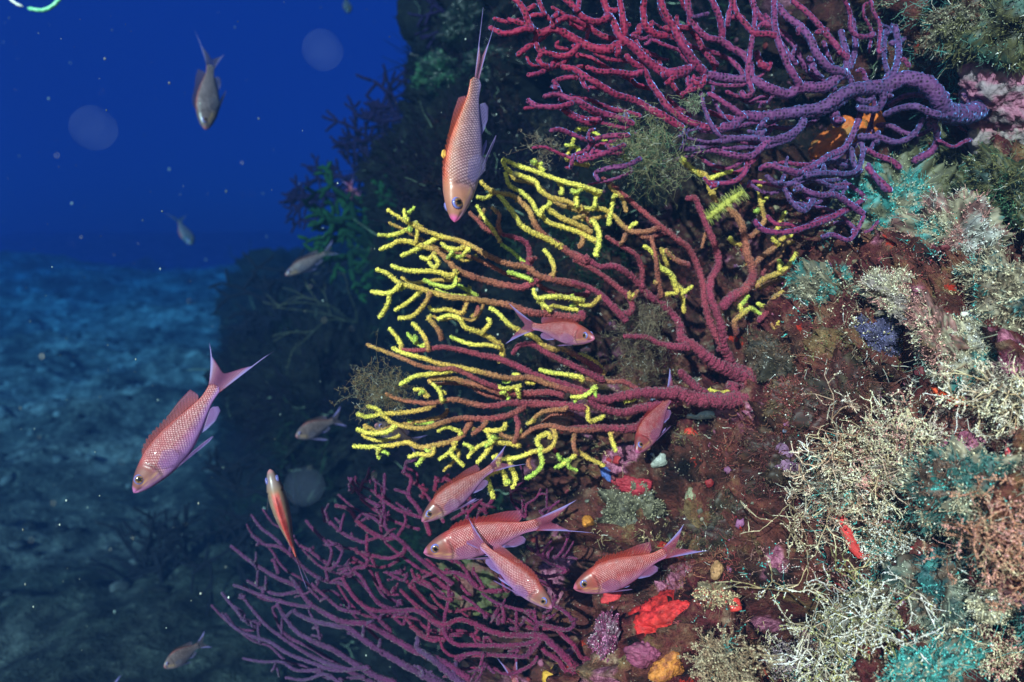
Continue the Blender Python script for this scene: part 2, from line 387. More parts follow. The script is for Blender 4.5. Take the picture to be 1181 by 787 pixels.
# tile r0 r1 c0 c1 | x,y ...   (c: 0 maroon .. 1 yellow; optional b = a little behind)
FAN_A = """
5 8 13 .9 .1|155,245 235,290 300,325 370,350 440,365 500,395 560,430 640,460 710,475 760,510 840,530 924,545
5 7 8 1 .9|225,240 228,275 240,290
5 8 9 1 .9|118,345 170,345 215,335 255,310 270,300
5 9 13 1 0|125,405 175,385 200,375 245,372 290,388 345,405 390,440 430,480 500,510 570,530 640,545 700,548 760,520
5 9 9 1 .9|210,430 260,410 300,390 345,365 372,350
5 8 8 .9 .8|270,385 280,340 278,310
5 8 9 1 .8|370,375 400,398 440,402 475,385
5 8 8 1 .8|455,435 470,415 485,400
5 8 8 1 .8|285,430 320,440 345,420
5 8 8 1 .8|320,450 345,470 360,455 345,430
5 9 10 1 .7|170,465 230,485 290,488 350,490 410,505 435,490
5 8 8 1.3 1|300,520 340,540 400,552 430,540 432,505
5 7 7 1.3 1.2 b|430,540 470,560 520,590
5 9 14 1 0|112,480 160,495 210,535 280,555 350,575 420,590 490,600 560,610 640,625 720,650 800,660 924,670
5 9 9 1 .9|92,570 135,578 175,575 205,550 215,535
5 9 8 1 .9|125,675 150,640 165,600 165,580
5 8 9 1 .8|184,645 230,620 270,590 290,570
5 9 9 1 .4|200,675 245,675 275,655 300,625 320,600 325,580
5 8 8 1 .4|320,625 345,645 400,640 450,655 470,625 475,605
5 9 7 1 .2|505,665 520,645 515,625
5 9 11 1 .6|355,680 400,665 440,675 470,710 530,735 580,760 610,787 612,820 605,845
5 9 8 1 .8|548,678 565,680 565,700 540,720
5 9 9 1 .3|325,680 355,710 370,740 372,765
5 9 9 1 .3|255,690 285,720 310,755 320,787
5 8 8 1 .7|165,710 190,740 210,775
5 8 8 1.3 1|235,730 270,770 300,780
5 9 13 .8 .1|525,130 560,165 600,180 650,190 690,215 720,255 740,300 780,350 830,385 890,420 950,450
5 10 11 1 .7|585,172 620,210 655,260 690,310 740,340 790,360 850,395
5 8 8 1 .9|510,195 545,200 570,185
5 9 10 1 .8|625,95 640,150 690,180 730,210 755,260 800,300 860,315 924,340 980,370
5 10 9 1 .9|800,185 800,220 775,245 765,265
5 9 9 1 .9|612,45 680,75 740,90 800,115 860,140 924,155 990,175
5 9 9 1 .6|612,45 640,90 700,115 745,135 760,165 800,195 850,210 924,240
5 8 8 1 1|735,45 760,75 775,95
5 8 8 1 1|835,130 850,165 840,190
5 8 8 1 1|900,160 910,200 905,225
5 9 10 1 .6|800,250 850,280 924,310 970,340
5 9 9 1 .4|775,400 805,440 815,480 810,505
5 8 9 .3 .2 b|480,255 520,290 550,320 610,345
5 8 8 1 .6|510,225 545,280 575,325 600,365
5 7 8 .6 .3|570,235 600,265 600,310 610,345
5 10 11 0 0|610,345 660,355 710,380 720,420 715,460 725,490
5 7 7 1.3 1.3 b|605,380 650,410 700,455
5 9 9 1.3 1.2|630,490 670,505 720,520
5 9 9 1 .9|735,555 750,595 790,590 850,590 924,605
5 8 8 1 .9|750,600 780,625 800,645
5 9 11 1 .5|560,630 600,660 640,700 690,730 740,750 780,787 830,800
7 7 9 .6 .1|75,125 110,145 170,165 230,185 290,215 360,225 430,225 520,270 600,300 640,318
7 9 11 1 .1|175,140 230,160 290,180 350,200 410,215 480,225 560,245 640,260 720,258 790,285 850,300 924,320
7 9 9 1 .8|205,290 260,260 320,245 380,235 440,225
7 9 14 .2 0|215,150 300,150 375,140 450,150 530,170 600,185 680,215 760,255 830,280 924,310 980,325
7 9 12 .7 .1|330,265 400,260 470,275 540,295 620,315 720,320 800,315 860,330
7 8 8 1 .6|260,305 300,310 320,335
7 8 8 1 .8|335,280 365,310 375,345
7 7 7 1 .8|365,310 395,325
7 7 16 .5 0|150,320 200,345 270,355 340,360 420,345 500,360 570,370 650,360 740,360 830,365 924,375
7 9 9 1 .5|35,400 80,415 130,405 190,400 260,390 320,380 345,360
7 8 11 1 0|75,370 120,385 150,410 185,440 250,455 310,460 380,435 450,420 520,420 600,415 660,400 700,370
7 9 9 1 .9|35,460 90,475 150,475 190,455
7 9 11 1 .2|20,530 100,535 180,525 240,515 290,535 350,525 420,510 460,480 490,430
7 8 8 1 1|120,565 125,535
7 9 8 1 .6|240,575 280,560 330,565 345,540
7 8 8 1.3 1.3 b|235,430 280,435 335,440
7 8 8 1 .9|355,475 390,455 440,470 450,478
7 9 9 .4 .3|490,485 520,465 545,435
7 9 8 1 .8|360,585 395,560 420,540 430,515
7 9 8 1 1|465,610 440,580 415,560
7 8 8 1.2 1|455,520 480,530
7 9 9 1 .7|475,580 500,545 540,520 590,515 640,520 680,530
7 9 9 1 .7|510,600 540,565 570,530 575,515
7 8 8 1 .9|575,510 555,480
7 9 8 1 .8|545,465 600,470 625,455 625,435
7 9 10 .5 .2|600,480 650,500 690,490 740,460 800,450 850,460 924,465 1000,462
7 9 9 1 .5|570,570 620,580 680,570 740,550 790,545 820,515 825,480 815,460
7 9 9 1 .8|770,545 750,510 770,485 800,480 805,505
7 9 9 1.3 1|700,660 740,640 770,600 760,545
7 9 10 .4 0|660,520 670,490 675,440 660,400
7 11 9 1 .8|630,690 625,650 605,620 595,585
7 11 9 1 .8|650,700 665,660 650,610 640,580
7 11 9 1 .8|580,740 565,690 555,650
7 8 8 .5 .4|730,620 715,600 720,560
7 8 9 .6 .4|740,440 740,420 770,395 800,390 850,385
7 8 8 .5 .5|900,470 895,530 910,560
7 9 8 1.3 .8|830,615 870,590 910,560
7 8 8 1.3 1.2|875,615 870,585
7 8 8 1 .9|605,300 635,300 655,300 690,290
7 9 8 1 1|630,335 630,300
7 9 8 1 .9|680,340 675,305
7 7 7 1 1|650,245 680,250
7 8 8 .9 .7|700,275 740,280
7 8 8 1.2 .5|405,95 450,115 500,130 565,130 600,140
7 9 9 1.1 .8|755,225 800,240 860,250 924,260
7 8 8 1 1|880,335 924,335
7 10 13 0 0|650,170 680,130 740,130 800,170 924,230 1000,265
7 10 13 .6 0|830,137 880,160 950,200 1010,240
6 9 15 .3 0|115,120 160,155 210,190 265,240 330,295 400,350 460,400 495,470 515,540 520,600 540,680 580,760 590,787
6 13 15 .05 0|445,205 480,200 500,240 535,320 565,390 575,460 550,520 545,580 570,650 590,720 600,787 612,815 625,850
6 6 6 .5 .4|510,400 525,340
6 9 9 .9 .2|370,405 410,445 465,465
6 9 10 1 .8|280,385 320,420 345,470 390,505 410,560 420,575
6 8 9 1 .3|420,575 380,580 350,590
6 9 10 .4 .2|310,350 330,430 335,500 350,580
6 11 16 0 0|0,415 60,440 110,470 170,470 230,505 270,545 310,590 360,620 410,670 430,720 425,760
6 9 11 .2 0|130,350 190,385 250,430 275,490 270,540
6 10 13 .2 0|0,440 60,470 110,500 170,550 225,595 235,640 215,660
6 10 12 .1 0|0,530 60,550 110,585 150,620 190,665 215,690
6 8 8 1 .5|0,600 40,620 80,620 110,590
6 9 9 1 .9|0,150 60,170 110,190
6 8 8 1 1|10,170 15,215
6 8 8 1 1|95,195 85,230
6 9 10 1 .1|0,235 60,240 120,245 165,270 205,310 240,335 300,330 345,315
6 8 8 1 1|165,205 150,260 145,310
6 9 9 .7 .5|0,300 35,330 40,370 25,400
6 10 10 1 1|80,295 105,340 100,390 88,435
6 8 8 .5 .4|40,260 70,300
6 7 7 .7 .6|150,160 195,200 215,260
6 7 7 1 1|235,310 260,295
6 7 7 .5 .4|200,370 210,340
6 9 17 1 0|430,50 480,90 525,110 545,170 570,215 630,255 665,295 680,350 690,420 705,460 710,510 680,560 620,595 590,640
6 7 8 1 1|635,95 590,105 545,125
6 10 9 1 .2|620,350 640,375 680,385
6 9 10 1 .1|740,125 740,180 745,230 755,290 720,340 695,355
6 7 8 1 1|775,190 750,215
6 9 10 1 .8|840,250 825,290 800,340 795,360 810,375
6 9 12 .9 .1|870,345 825,360 800,395 750,430 715,465
6 10 11 1 .5|895,400 870,445 820,490 765,520 720,545
6 8 8 1 .8|815,445 820,480
6 9 9 1 .1|835,570 800,590 780,620 770,650 730,690
6 8 8 1 .7|725,615 770,635
6 9 9 1 .4|865,570 865,620 830,660 800,715
6 8 10 1 .1|705,630 670,660 640,690 650,740
6 8 8 1 .8|660,615 670,655
6 8 8 1 .6 b|478,545 440,575 425,590
8 16 28 0 0|425,60 430,100 470,130 520,170 580,210 640,240 700,270 740,310
8 10 15 0 0|200,95 290,100 340,120 390,130 450,140
8 14 22 0 0|600,130 620,190 650,225 690,240
8 18 14 0 0|690,240 760,215 815,210
8 14 34 0 0|0,310 60,330 130,345 200,330 280,320 360,320 420,320 480,340 560,350 640,345 720,320
8 14 22 0 0|60,345 120,380 200,395 270,380 340,360 420,330
8 16 22 0 0|420,230 460,270 520,320 580,335
8 9 10 .6 .1|0,260 80,270 150,275 210,275 265,310 300,320
8 9 9 1 .6|0,170 50,180 100,210 130,250
8 9 9 1.2 1|0,335 50,330 90,300
8 8 8 1 .8|200,355 240,345 265,325
8 12 14 .2 0|0,460 80,460 160,460 240,455 300,420
8 9 9 1 .3|175,555 160,520 150,475
8 8 9 .8 .4|130,610 100,595 50,570 10,530 10,465
8 9 9 .9 .6|130,410 70,430 60,380
8 8 8 .9 .7|535,305 590,320 640,310 675,305
8 30 42 0 0|640,300 720,325 790,320 840,290
8 18 24 0 0|600,330 700,350 780,330 830,300
8 16 20 0 0|700,270 760,280 820,300
b1 8 8 1.1 1.1 b|445,572 500,580 535,600 600,650 680,720
b1 8 8 1.1 1.1 b|385,640 450,660
b1 7 7 .9 .7 b|400,700 440,725 500,735
b2 8 9 1.2 .8|180,705 240,760 290,785 330,840
b2 9 8 1.2 1.1|405,757 350,770 310,790
"""
FAN_B = """
b1 16 15 .1 .1|50,120 110,150 160,145 215,128 240,130
b1 18 22 0 0|150,-20 190,20 215,70 240,120 280,145 340,130 400,155 460,190 520,215 580,220 640,195 655,175
b1 15 15 0 0|265,20 215,50
b1 14 13 .1 0|130,85 190,100 235,115
b1 14 14 0 0|335,80 338,130
b1 16 13 .1 0|175,250 220,215 255,190 265,165 275,145
b1 14 14 .1 .1|260,185 280,225 320,240 370,250 420,235 460,190
b1 14 13 .1 .1|265,255 290,285 325,300
b1 14 13 .3 .1|220,335 270,325 325,300 350,270 365,250
b1 17 17 .1 .2|370,295 430,310 480,340 540,375 600,415 650,435 710,445 750,475 800,500 850,530 920,575
b1 14 13 .3 .1|330,365 390,345 440,345 480,335
b1 15 15 .1 .2|480,295 540,320 600,320 660,330 700,330 740,310
b1 17 17 .1 .3|655,240 690,280 740,310 770,370 800,420 840,470 890,510 930,535 1000,560 1060,575
b1 17 17 0 0|370,-20 430,30 470,75 530,95 580,75
b1 15 15 0 0|455,-20 450,40
b1 20 24 0 .3|555,-20 575,50 610,110 640,165 690,205 740,255 790,300 840,320 890,325 930,310
b1 17 17 0 0|630,-20 640,50 650,110 655,175
b1 18 18 0 0|745,-20 735,50 750,120 800,155 860,160
b1 19 20 0 .4|810,-20 830,50 870,120 900,180 930,230 975,290 1014,330
b1 9 9 .4 .4|690,160 740,175 765,160 765,185 740,200
b1 10 10 .3 .4|770,175 830,200 890,220 930,240
b1 15 14 .1 .1|830,375 860,350 890,325
b1 15 13 .5 .2|220,440 260,465 310,468 370,475 420,460
b1 15 15 .5 .3|290,430 350,420 400,435 450,450 500,475 550,500 620,520 690,545
b1 15 14 .2 .2|370,480 430,520 490,545 540,535 560,505
b1 13 12 .5 .4|320,580 370,575 430,600 490,620 540,610 600,600 680,600
b1 12 12 .4 .4|430,685 480,670 510,630 520,615
b1 13 12 .4 .4|460,715 520,695 590,670 660,640
b1 12 11 .8 .8|530,760 590,745 660,735 730,700
b2 20 24 .2 .4|110,320 200,305 240,285
b2 18 18 .3 .6|200,-20 210,50 240,120 290,165 350,180 400,215 450,245 480,290 485,345
b2 18 18 .3 .5|300,-20 340,70 355,140 355,175
b2 8 8 .8 .8|235,75 300,60
b2 24 27 .7 .8|285,330 350,345 430,350 480,350 540,380 600,410 650,420 700,390 760,390 820,380 860,340 885,325
b2 16 16 .1 .2|400,-20 420,60 460,110 500,145 560,150 590,160
b2 13 13 .4 .5|490,-20 500,70 490,160 475,260 470,340 490,410 455,430 440,400
b2 13 13 .3 .4|500,30 540,90 590,130
b2 17 19 .4 .8|590,-20 590,60 595,150 620,230 650,300 690,360 710,385
b2 19 22 .6 .9|600,20 640,70 700,120 745,170 775,240 830,300 880,320
b2 14 13 .5 .6|690,160 700,130
b2 15 15 .7 .8|735,285 775,262
b2 15 16 .2 .5|660,0 720,50 770,100 830,170 885,225 905,255
b2 11 11 .7 .7|610,180 650,240 690,290
b2 17 17 .8 .9|880,130 890,180 905,250 905,330
b2 20 18 .05 .1 b|505,225 520,265 530,290
b2 12 12 .1 .1 b|575,270 560,310
b2 9 9 .6 .7|470,450 540,430 600,420
b2 10 10 .5 .6|280,360 350,378 440,378 480,360
b2 14 12 .1 .2|170,420 220,400 270,375 280,340
b2 11 11 .3 .3|205,330 205,380
b2 11 11 .8 .9|260,400 280,490 310,560 350,605 400,610
b2 15 17 .5 .7|290,410 350,450 410,490 450,515
b2 26 34 .7 1|350,562 400,555 450,520 530,515 620,505 700,500 780,490 850,460 921,400
b2 16 18 .9 .9|170,660 250,655 340,630 420,612 500,615 580,620 650,600 700,565 720,520
b2 17 15 .6 .7|300,660 370,680 440,695 490,690 540,640 560,625
b2 8 8 .9 .9|160,600 280,625 340,625
b2 20 22 .7 .8|860,535 850,490
b4 14 14 .2 .6|-20,345 40,355 110,340 155,290 158,240 170,225
b3 30 44 .9 .8|-10,490 60,480 130,440 200,400 270,390 330,390 380,370 430,350 500,360 550,390 590,440 620,500 690,510 760,485 820,440
b3 16 15 .8 .7|170,340 190,340 210,400 240,470 230,530 200,610 160,660 100,690 30,735 -20,760
b3 12 12 .3 .5|160,-20 190,60 200,130 240,165 300,155
b3 10 10 .4 .4|280,-20 300,50 325,120 320,230
b3 12 12 1 1 b|350,130 345,250 355,310 390,350
b3 18 17 .8 1|390,110 405,190 410,260 380,330 345,400 340,450 310,485 250,480
b3 10 10 .3 .4|430,260 460,300
b3 17 16 .9 .9|200,400 230,440 270,450 300,410
b3 18 18 .9 .7|340,515 400,485 480,475 550,500 590,510 640,515
b3 18 16 .7 .5|550,500 570,560 580,620 550,670 500,700 470,720
b3 16 15 .9 .8|520,520 490,580 440,620 380,630 320,610 250,610
b3 9 9 .3 .3|590,620 650,650 700,630 730,620
b3 13 13 1 1|240,600 250,680 230,750 180,770 80,765 0,775
b3 13 13 1 1|200,650 210,720 230,750
b3 14 13 .5 .3|260,660 320,690 380,715 420,750
b3 12 12 .8 .7|270,720 310,790 350,840
b4 15 14 .5 .6|210,295 250,275 320,290 380,300 402,300
b4 13 13 1 1|240,315 290,350 350,355 400,325 470,300 540,310 610,320 650,300
b4 11 11 .9 .9|330,300 310,345
b4 8 8 1 1|340,230 335,270 345,295
b4 13 13 .9 1|320,370 360,440 410,475 440,440 465,400
b4 15 14 .9 .6|370,350 420,385 480,400 550,405 610,440 680,490
b4 16 14 .4 .3|190,510 220,550 280,570 360,565 440,540 520,510 600,465 640,455
b4 11 11 .4 .8|680,490 650,560 610,605 540,580 490,590
b4 10 10 .9 .9|420,325 490,345 540,370 600,370
b4 14 14 .6 .3|690,280 740,330 800,390
"""
FAN_C = """
c 7 8 .8 .4|145,215 180,260 230,300 290,360 340,410 400,440 460,455 520,520 560,560 620,610
c 7 7 .8 .5|145,285 190,320 245,325 290,360
c 7 7 .6 .5|330,235 370,280 415,330 410,380 400,400 405,430
c 7 7 .6 .5|460,335 440,380 415,405 400,395
c 8 14 .8 .3|75,320 120,360 180,400 240,435 300,465 340,515 400,555 460,580 540,590 600,620 700,680 800,720 880,770
c 6 7 .7 .6|225,375 240,420
c 7 8 .9 .6|85,455 150,480 220,505 290,525 345,530
c 7 8 .9 .6|130,440 180,470 240,490 300,480
c 7 8 .9 .8|45,480 90,540 130,575 180,590
c 7 9 .9 .8|110,485 150,540 200,595 260,640 320,680 400,720 470,740
c 7 9 1 .8|45,550 90,600 150,630 210,650 270,690 350,720 440,745 540,735
c 6 8 1 .8|115,705 180,715 250,720 300,745 380,745
c 7 8 1 .8|260,770 330,775 400,760 450,790
c 8 12 .9 .7|240,525 270,580 310,620 370,655 430,680 500,725 570,765 640,790
c 8 14 .9 .7|300,550 350,575 420,595 480,605 540,650 620,700 700,745 780,787 860,820
c 6 7 .8 .7|340,540 370,600 385,640
c 7 8 .6 .4|350,450 390,490 450,535 510,550
c 7 9 .6 .4|385,205 420,250 470,290 530,310
c 9 10 .3 .2|430,185 480,200 510,245 560,280 610,300 640,290
c 7 8 .6 .4|485,90 500,130 530,160 580,190
c 7 7 .6 .5|530,95 515,140
c 6 7 .6 .5|475,135 500,130
c 8 10 .6 .2|600,75 600,150 600,210 610,270 660,310 710,360 760,400 825,450
c 7 8 .4 .3|550,130 590,160 650,205 720,225
c 8 9 .5 .2|660,70 690,100 680,150 710,190 740,240 755,290
c 7 7 .5 .5|630,130 680,145
c 7 7 .3 .3|665,205 670,240 650,280 630,300
c 8 8 .1 .1 b|730,110 735,160
c 8 8 .1 .1 b|775,90 770,140
c 8 8 .1 .1 b|820,80 790,100
c 7 7 .5 .4|515,210 560,230 590,250
c 7 8 .3 .3|540,280 540,330 540,390 500,400
c 8 8 .3 .3|500,345 550,355 610,365 660,350 670,330
c 7 8 .6 .5|310,320 350,345 400,380
c 8 9 .5 .4|470,390 520,430 550,480 580,520 640,550
c 8 8 .3 .3|570,410 590,460 620,490
c 8 9 .3 .2|690,400 710,440 760,465 800,490
c 8 9 .5 .3|455,430 500,500 560,540 640,545 720,545 780,590 825,600
c 8 9 .2 .1|650,470 700,520 760,570
c 9 9 .1 .1|690,600 740,630 800,640
c 8 8 .6 .4|640,540 650,510
c 7 8 .4 .4|600,410 660,440 680,420
s 9 10 .2 .2|0,370 50,400 90,440 140,460
s 9 11 .2 .2|45,300 100,345 160,350 200,370 250,410 310,420 380,415
s 9 10 .2 .2|150,290 190,330 220,380 250,410
s 10 17 .2 .2|0,490 50,530 110,555 170,535 220,550 290,580 360,595 430,600 500,600 540,630 580,670 620,710 660,740
s 10 11 .3 .2|130,390 130,460 110,540 120,600 160,635 220,640 300,640 380,640 450,635 490,610
s 9 9 .2 .2|0,590 60,615 130,610
s 8 10 .3 .3|180,440 230,475 270,510 280,530
s 9 11 .3 .3|260,430 320,470 390,490 440,505 480,545 540,565 600,575 630,560 610,520 570,490 540,475
s 9 10 .3 .3|400,500 400,580
s 9 10 .3 .3|475,490 480,580
s 8 9 .3 .3|325,510 330,560
s 8 8 .3 .3|340,470 355,520 350,550
s 8 8 .4 .4|430,545 400,575 370,570
s 10 12 .3 .3|150,700 180,680 240,670 310,675 380,685 440,680 480,640 500,610
s 9 9 .3 .3|150,760 170,700 200,680
s 9 9 .4 .4|250,750 265,690
s 8 8 .2 .2|225,590 240,630
s 8 8 .2 .2|270,600 270,645
s 6 7 .3 .3 b|380,0 380,60 410,100 440,120
s 6 7 .3 .3 b|500,10 480,50 440,80 435,130 410,110
s 6 6 .3 .3 b|385,55 440,80
s 7 8 .4 .3 b|575,60 540,90 515,120 495,100
s 8 9 .4 .3 b|480,200 490,270 530,310 600,340
s 7 7 .4 .3 b|545,210 510,270
s 7 7 .4 .3 b|610,200 590,250 560,290
s 8 9 .3 .3|415,300 460,340 520,360 590,350
s 8 8 .3 .3 b|440,240 490,280
s 8 8 .4 .3 b|470,370 530,390
s 8 8 .4 .3 b|580,410 545,460
s 10 9 .2 .2 b|270,75 280,120
s 10 9 .2 .2 b|205,90 205,140
s 9 9 0 0|680,690 730,730 780,780
s 9 9 .1 .1|590,740 640,745
s 16 20 .9 .7|0,650 60,690 120,740 180,790 230,830
s 10 12 .9 .8|0,720 60,760 110,790
"""
def parse(txt):
    out = []
    for ln in txt.strip().splitlines():
        h, p = ln.split('|'); h = h.split(); ox, oy, s = TILE[h[0]]
        pts = np.array([[float(a) for a in q.split(',')] for q in p.split()]) / s + [ox, oy]
        out.append((pts, float(h[1]) / s, float(h[2]) / s, float(h[3]), float(h[4]), 'b' in h[5:]))
    return out
def densify(p, k=6): return np.concatenate([p[:-1][:, None] + (p[1:] - p[:-1])[:, None] * np.linspace(0, 1, k)[None, :, None]]).reshape(-1, 2)

def sea_fan(txt, name, label, group, depth, colour, mat, origin, limbs, step, sides, rough, behind, holdfast_col, bunch, thick=1.0, nubs=0, nl=(4, 13), poly=.5, nubc=0., ghost=()):
    L = parse(txt); rn = np.random.default_rng(5)
    for _ in range(nubs):                         # short side twigs
        q = L[rn.integers(0, len(L))]; k = rn.integers(1, len(q[0])); f = rn.random(); a = q[0][k - 1] * f + q[0][k] * (1 - f); v = q[0][k] - q[0][k - 1]; v = v / (np.linalg.norm(v) + 1e-6)
        sd = rn.choice([-1, 1]); w_ = np.array([-v[1], v[0]]) * sd - v * rn.uniform(.2, .9); w_ /= np.linalg.norm(w_); ln_ = nl[0] + (nl[1] - nl[0]) * rn.random() ** 1.6
        L.append((np.array([a + w_ * ln_ + rn.normal(0, 1, 2), a + w_ * ln_ * .5, a]), q[1] * .85, q[1] * .9, q[3] + nubc, q[3] + nubc * .6, q[5]))
    root = thing(name, label, 'sea fan', origin, group); org = np.array(origin)
    for frac, gx_, gy_, th_, cut in ghost:         # the second, hidden layer of branches behind the first
        for q in [l for l in L if len(l[0]) > 3 and l[1] + l[2] < cut and not l[5]]:
            if rn.random() < frac: L.append((q[0] + [gx_, gy_] + np.linspace(rn.normal(0, 5, 2), rn.normal(0, 5, 2), len(q[0])) + rn.normal(0, 1.2, q[0].shape), q[1] * th_, q[2] * th_, q[3] - .25, q[4], True))
    dn = [densify(l[0], 5) for l in L]                   # every twig reaches the branch it grows from
    for i in range(len(L)):
        q = L[i][0]; best = None
        for e in (len(q) - 1, 0):
            for j in range(len(L)):
                if j == i: continue
                dd = np.sum((dn[j] - q[e]) ** 2, 1); k = dd.argmin()
                if best is None or dd[k] < best[0] - .01: best = (dd[k], e, dn[j][k])
            if best[0] < 16: break
        if 1.0 < best[0] < 32 ** 2:
            t = best[2]; far = best[0] > 100; md = (t + q[best[1]]) / 2 + rn.normal(0, 1.5, 2)
            L[i] = ((np.vstack([q, md, t]) if best[1] else np.vstack([t, md, q])),) + L[i][1:]
    ln = [np.linalg.norm(np.diff(l[0], axis=0), axis=1).sum() * (l[1] + l[2]) for l in L]
    order = sorted(range(len(L)), key=lambda i: -ln[i]); own = {}; cloud = {}
    for n_, i in enumerate(order[:limbs]): own[i] = n_; cloud[n_] = densify(L[i][0])
    rest = order[limbs:]
    while rest:                                   # each twig joins the limb it touches
        best = None
        for i in rest:
            for n_, c in cloud.items():
                for e in (L[i][0][-1], L[i][0][0]):
                    d = np.min(np.sum((c - e) ** 2, 1))
                    if best is None or d < best[0]: best = (d, i, n_)
        _, i, n_ = best; own[i] = n_; cloud[n_] = np.vstack([cloud[n_], densify(L[i][0], 3)]); rest.remove(i)
    rng = np.random.default_rng(11)
    for n_ in range(limbs):
        tb = TB()
        for i in [k for k in own if own[k] == n_]:
            pts, r0, r1, c0, c1, bh = L[i]; k = len(pts)
            wob = rng.normal(0, .5, pts.shape); wob[0] *= 0; wob[-1] *= 0; p2 = pts + wob
            d = depth(p2[:, 0], p2[:, 1]) + (behind if bh else 0) + np.sin(np.linspace(0, math.pi, k)) * rng.uniform(-.012, .006)
            P = np.array([at(a, b, c) for (a, b), c in zip(p2, d)]); t = np.linspace(0, 1, k)
            rad = (r0 + (r1 - r0) * t) * d / FPX * thick * (.78 + .30 * t)
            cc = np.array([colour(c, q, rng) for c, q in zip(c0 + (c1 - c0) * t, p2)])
            tv, tq = tb.tube(P - org, rad, cc, step, sides, rough, rng)
            m_ = len(tq); nn = int(m_ * sides * poly); a_ = rng.integers(1, m_ - 1, nn); b_ = rng.integers(0, sides, nn); dv = tv[a_, b_] - tq[a_]      # half open polyps
            cp = cc[np.clip((a_ / m_ * k).astype(int), 0, k - 1)] * rng.uniform(.7, 1.45, (nn, 1))
            fibres(tb, tv[a_, b_] - dv * .15, dv / np.linalg.norm(dv, axis=1)[:, None] + rng.normal(0, .4, (nn, 3)), rng.uniform(.0007, .0017, nn), .00030, np.clip(cp, 0, .95), .2, 3, rng)
        tb.build('branch', mat, root)
    # holdfast: the flared foot on the rock
    V, F = ICO[3]; s = bunch; n = fbm(V * 2.2 + 3, 3)
    hv = V * np.array(s) * (1 + .35 * n)[:, None]
    mesh_obj('holdfast', hv, [F], mat, root, np.tile(holdfast_col, (len(hv), 1)) * (1 + .2 * n)[:, None])
    return root

def lerp3(stops, t):
    ks = [s[0] for s in stops]; return np.array([np.interp(t, ks, [s[1][i] for s in stops]) for i in range(3)])
def dnoise(x, y, s, k): return gnoise(np.stack([np.asarray(x) / s, np.asarray(y) / s, np.full(np.shape(x), k)], 1))
def rdep(px, py): return float(hit(px, py)[0] @ F_)
DA, DB, DC = rdep(895, 445), rdep(1140, 116), rdep(692, 800)
def depA(x, y): return .835 + (DA + .006 - .835) * (np.clip((x - 400) / 490, 0, 1.1)) ** 1.6 + .022 * dnoise(x, y, 70, .5)
def colA(c, q, rng): return lerp3([(0, (.27, .036, .074)), (.25, (.32, .058, .066)), (.55, (.44, .19, .075)), (.8, (.78, .54, .09)), (1, (.92, .80, .13)), (1.3, (.46, .62, .09))], c + rng.normal(0, .05))
sea_fan(FAN_A, 'sea_fan', 'maroon sea fan with bright yellow branch tips, the big one filling the middle', 'sea fans on the reef', depA, colA, M_A, tuple(at(895, 445, DA + .004)), 16, .0013, 9, .30, .035, (.34, .036, .06), (.026, .018, .02), 1.12, 60, (5, 17), .8, .25, [(.30, 9, 10, .72, 6.4)])
def depB(x, y): return .83 + (DB + .01 - .83) * np.clip((x - 560) / 570, 0, 1.1) ** 1.4 + .03 * dnoise(x, y, 90, 3.5) - .02 * np.clip((y - 220) / 60, 0, 1) * np.clip((1100 - x) / 60, 0, 1) - .035 * np.exp(-((x - 1075) / 45) ** 2 - ((y - 95) / 50) ** 2)
def colB(c, q, rng): return lerp3([(0, (.23, .012, .043)), (.4, (.18, .020, .072)), (.7, (.15, .030, .105)), (1, (.085, .036, .12))], c + .15 * np.clip((q[0] - 800) / 300, -.5, 1) + rng.normal(0, .04))  # crimson-to-violet shift and dark trunk paint strobe and blue light into the colour
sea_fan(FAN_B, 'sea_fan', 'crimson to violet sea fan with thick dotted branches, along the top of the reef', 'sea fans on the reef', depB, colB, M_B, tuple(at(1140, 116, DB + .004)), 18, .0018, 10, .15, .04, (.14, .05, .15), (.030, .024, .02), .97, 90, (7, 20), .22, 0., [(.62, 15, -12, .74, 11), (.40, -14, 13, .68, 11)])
def depC(x, y): return min(DC, .94) + .26 * np.clip((690 - x) / 440, 0, 1.1) + .03 * dnoise(x, y, 80, 6.5)
def colC(c, q, rng): return lerp3([(0, (.22, .013, .05)), (.4, (.14, .016, .075)), (.7, (.10, .024, .09)), (1, (.085, .036, .11))], c + rng.normal(0, .06))  # bluer left tips have water haze painted into the colour
sea_fan(FAN_C, 'sea_fan', 'dull purple sea fan of thin branches in the lower part, under the group of fish', 'sea fans on the reef', depC, colC, M_C, tuple(at(692, 800, min(DC, .94) + .004)), 14, .0018, 8, .26, .03, (.22, .04, .11), (.03, .02, .02), .92, 240, (5, 24), .3, 0., [(.55, -8, 11, .72, 9), (.30, 12, -8, .7, 9)])
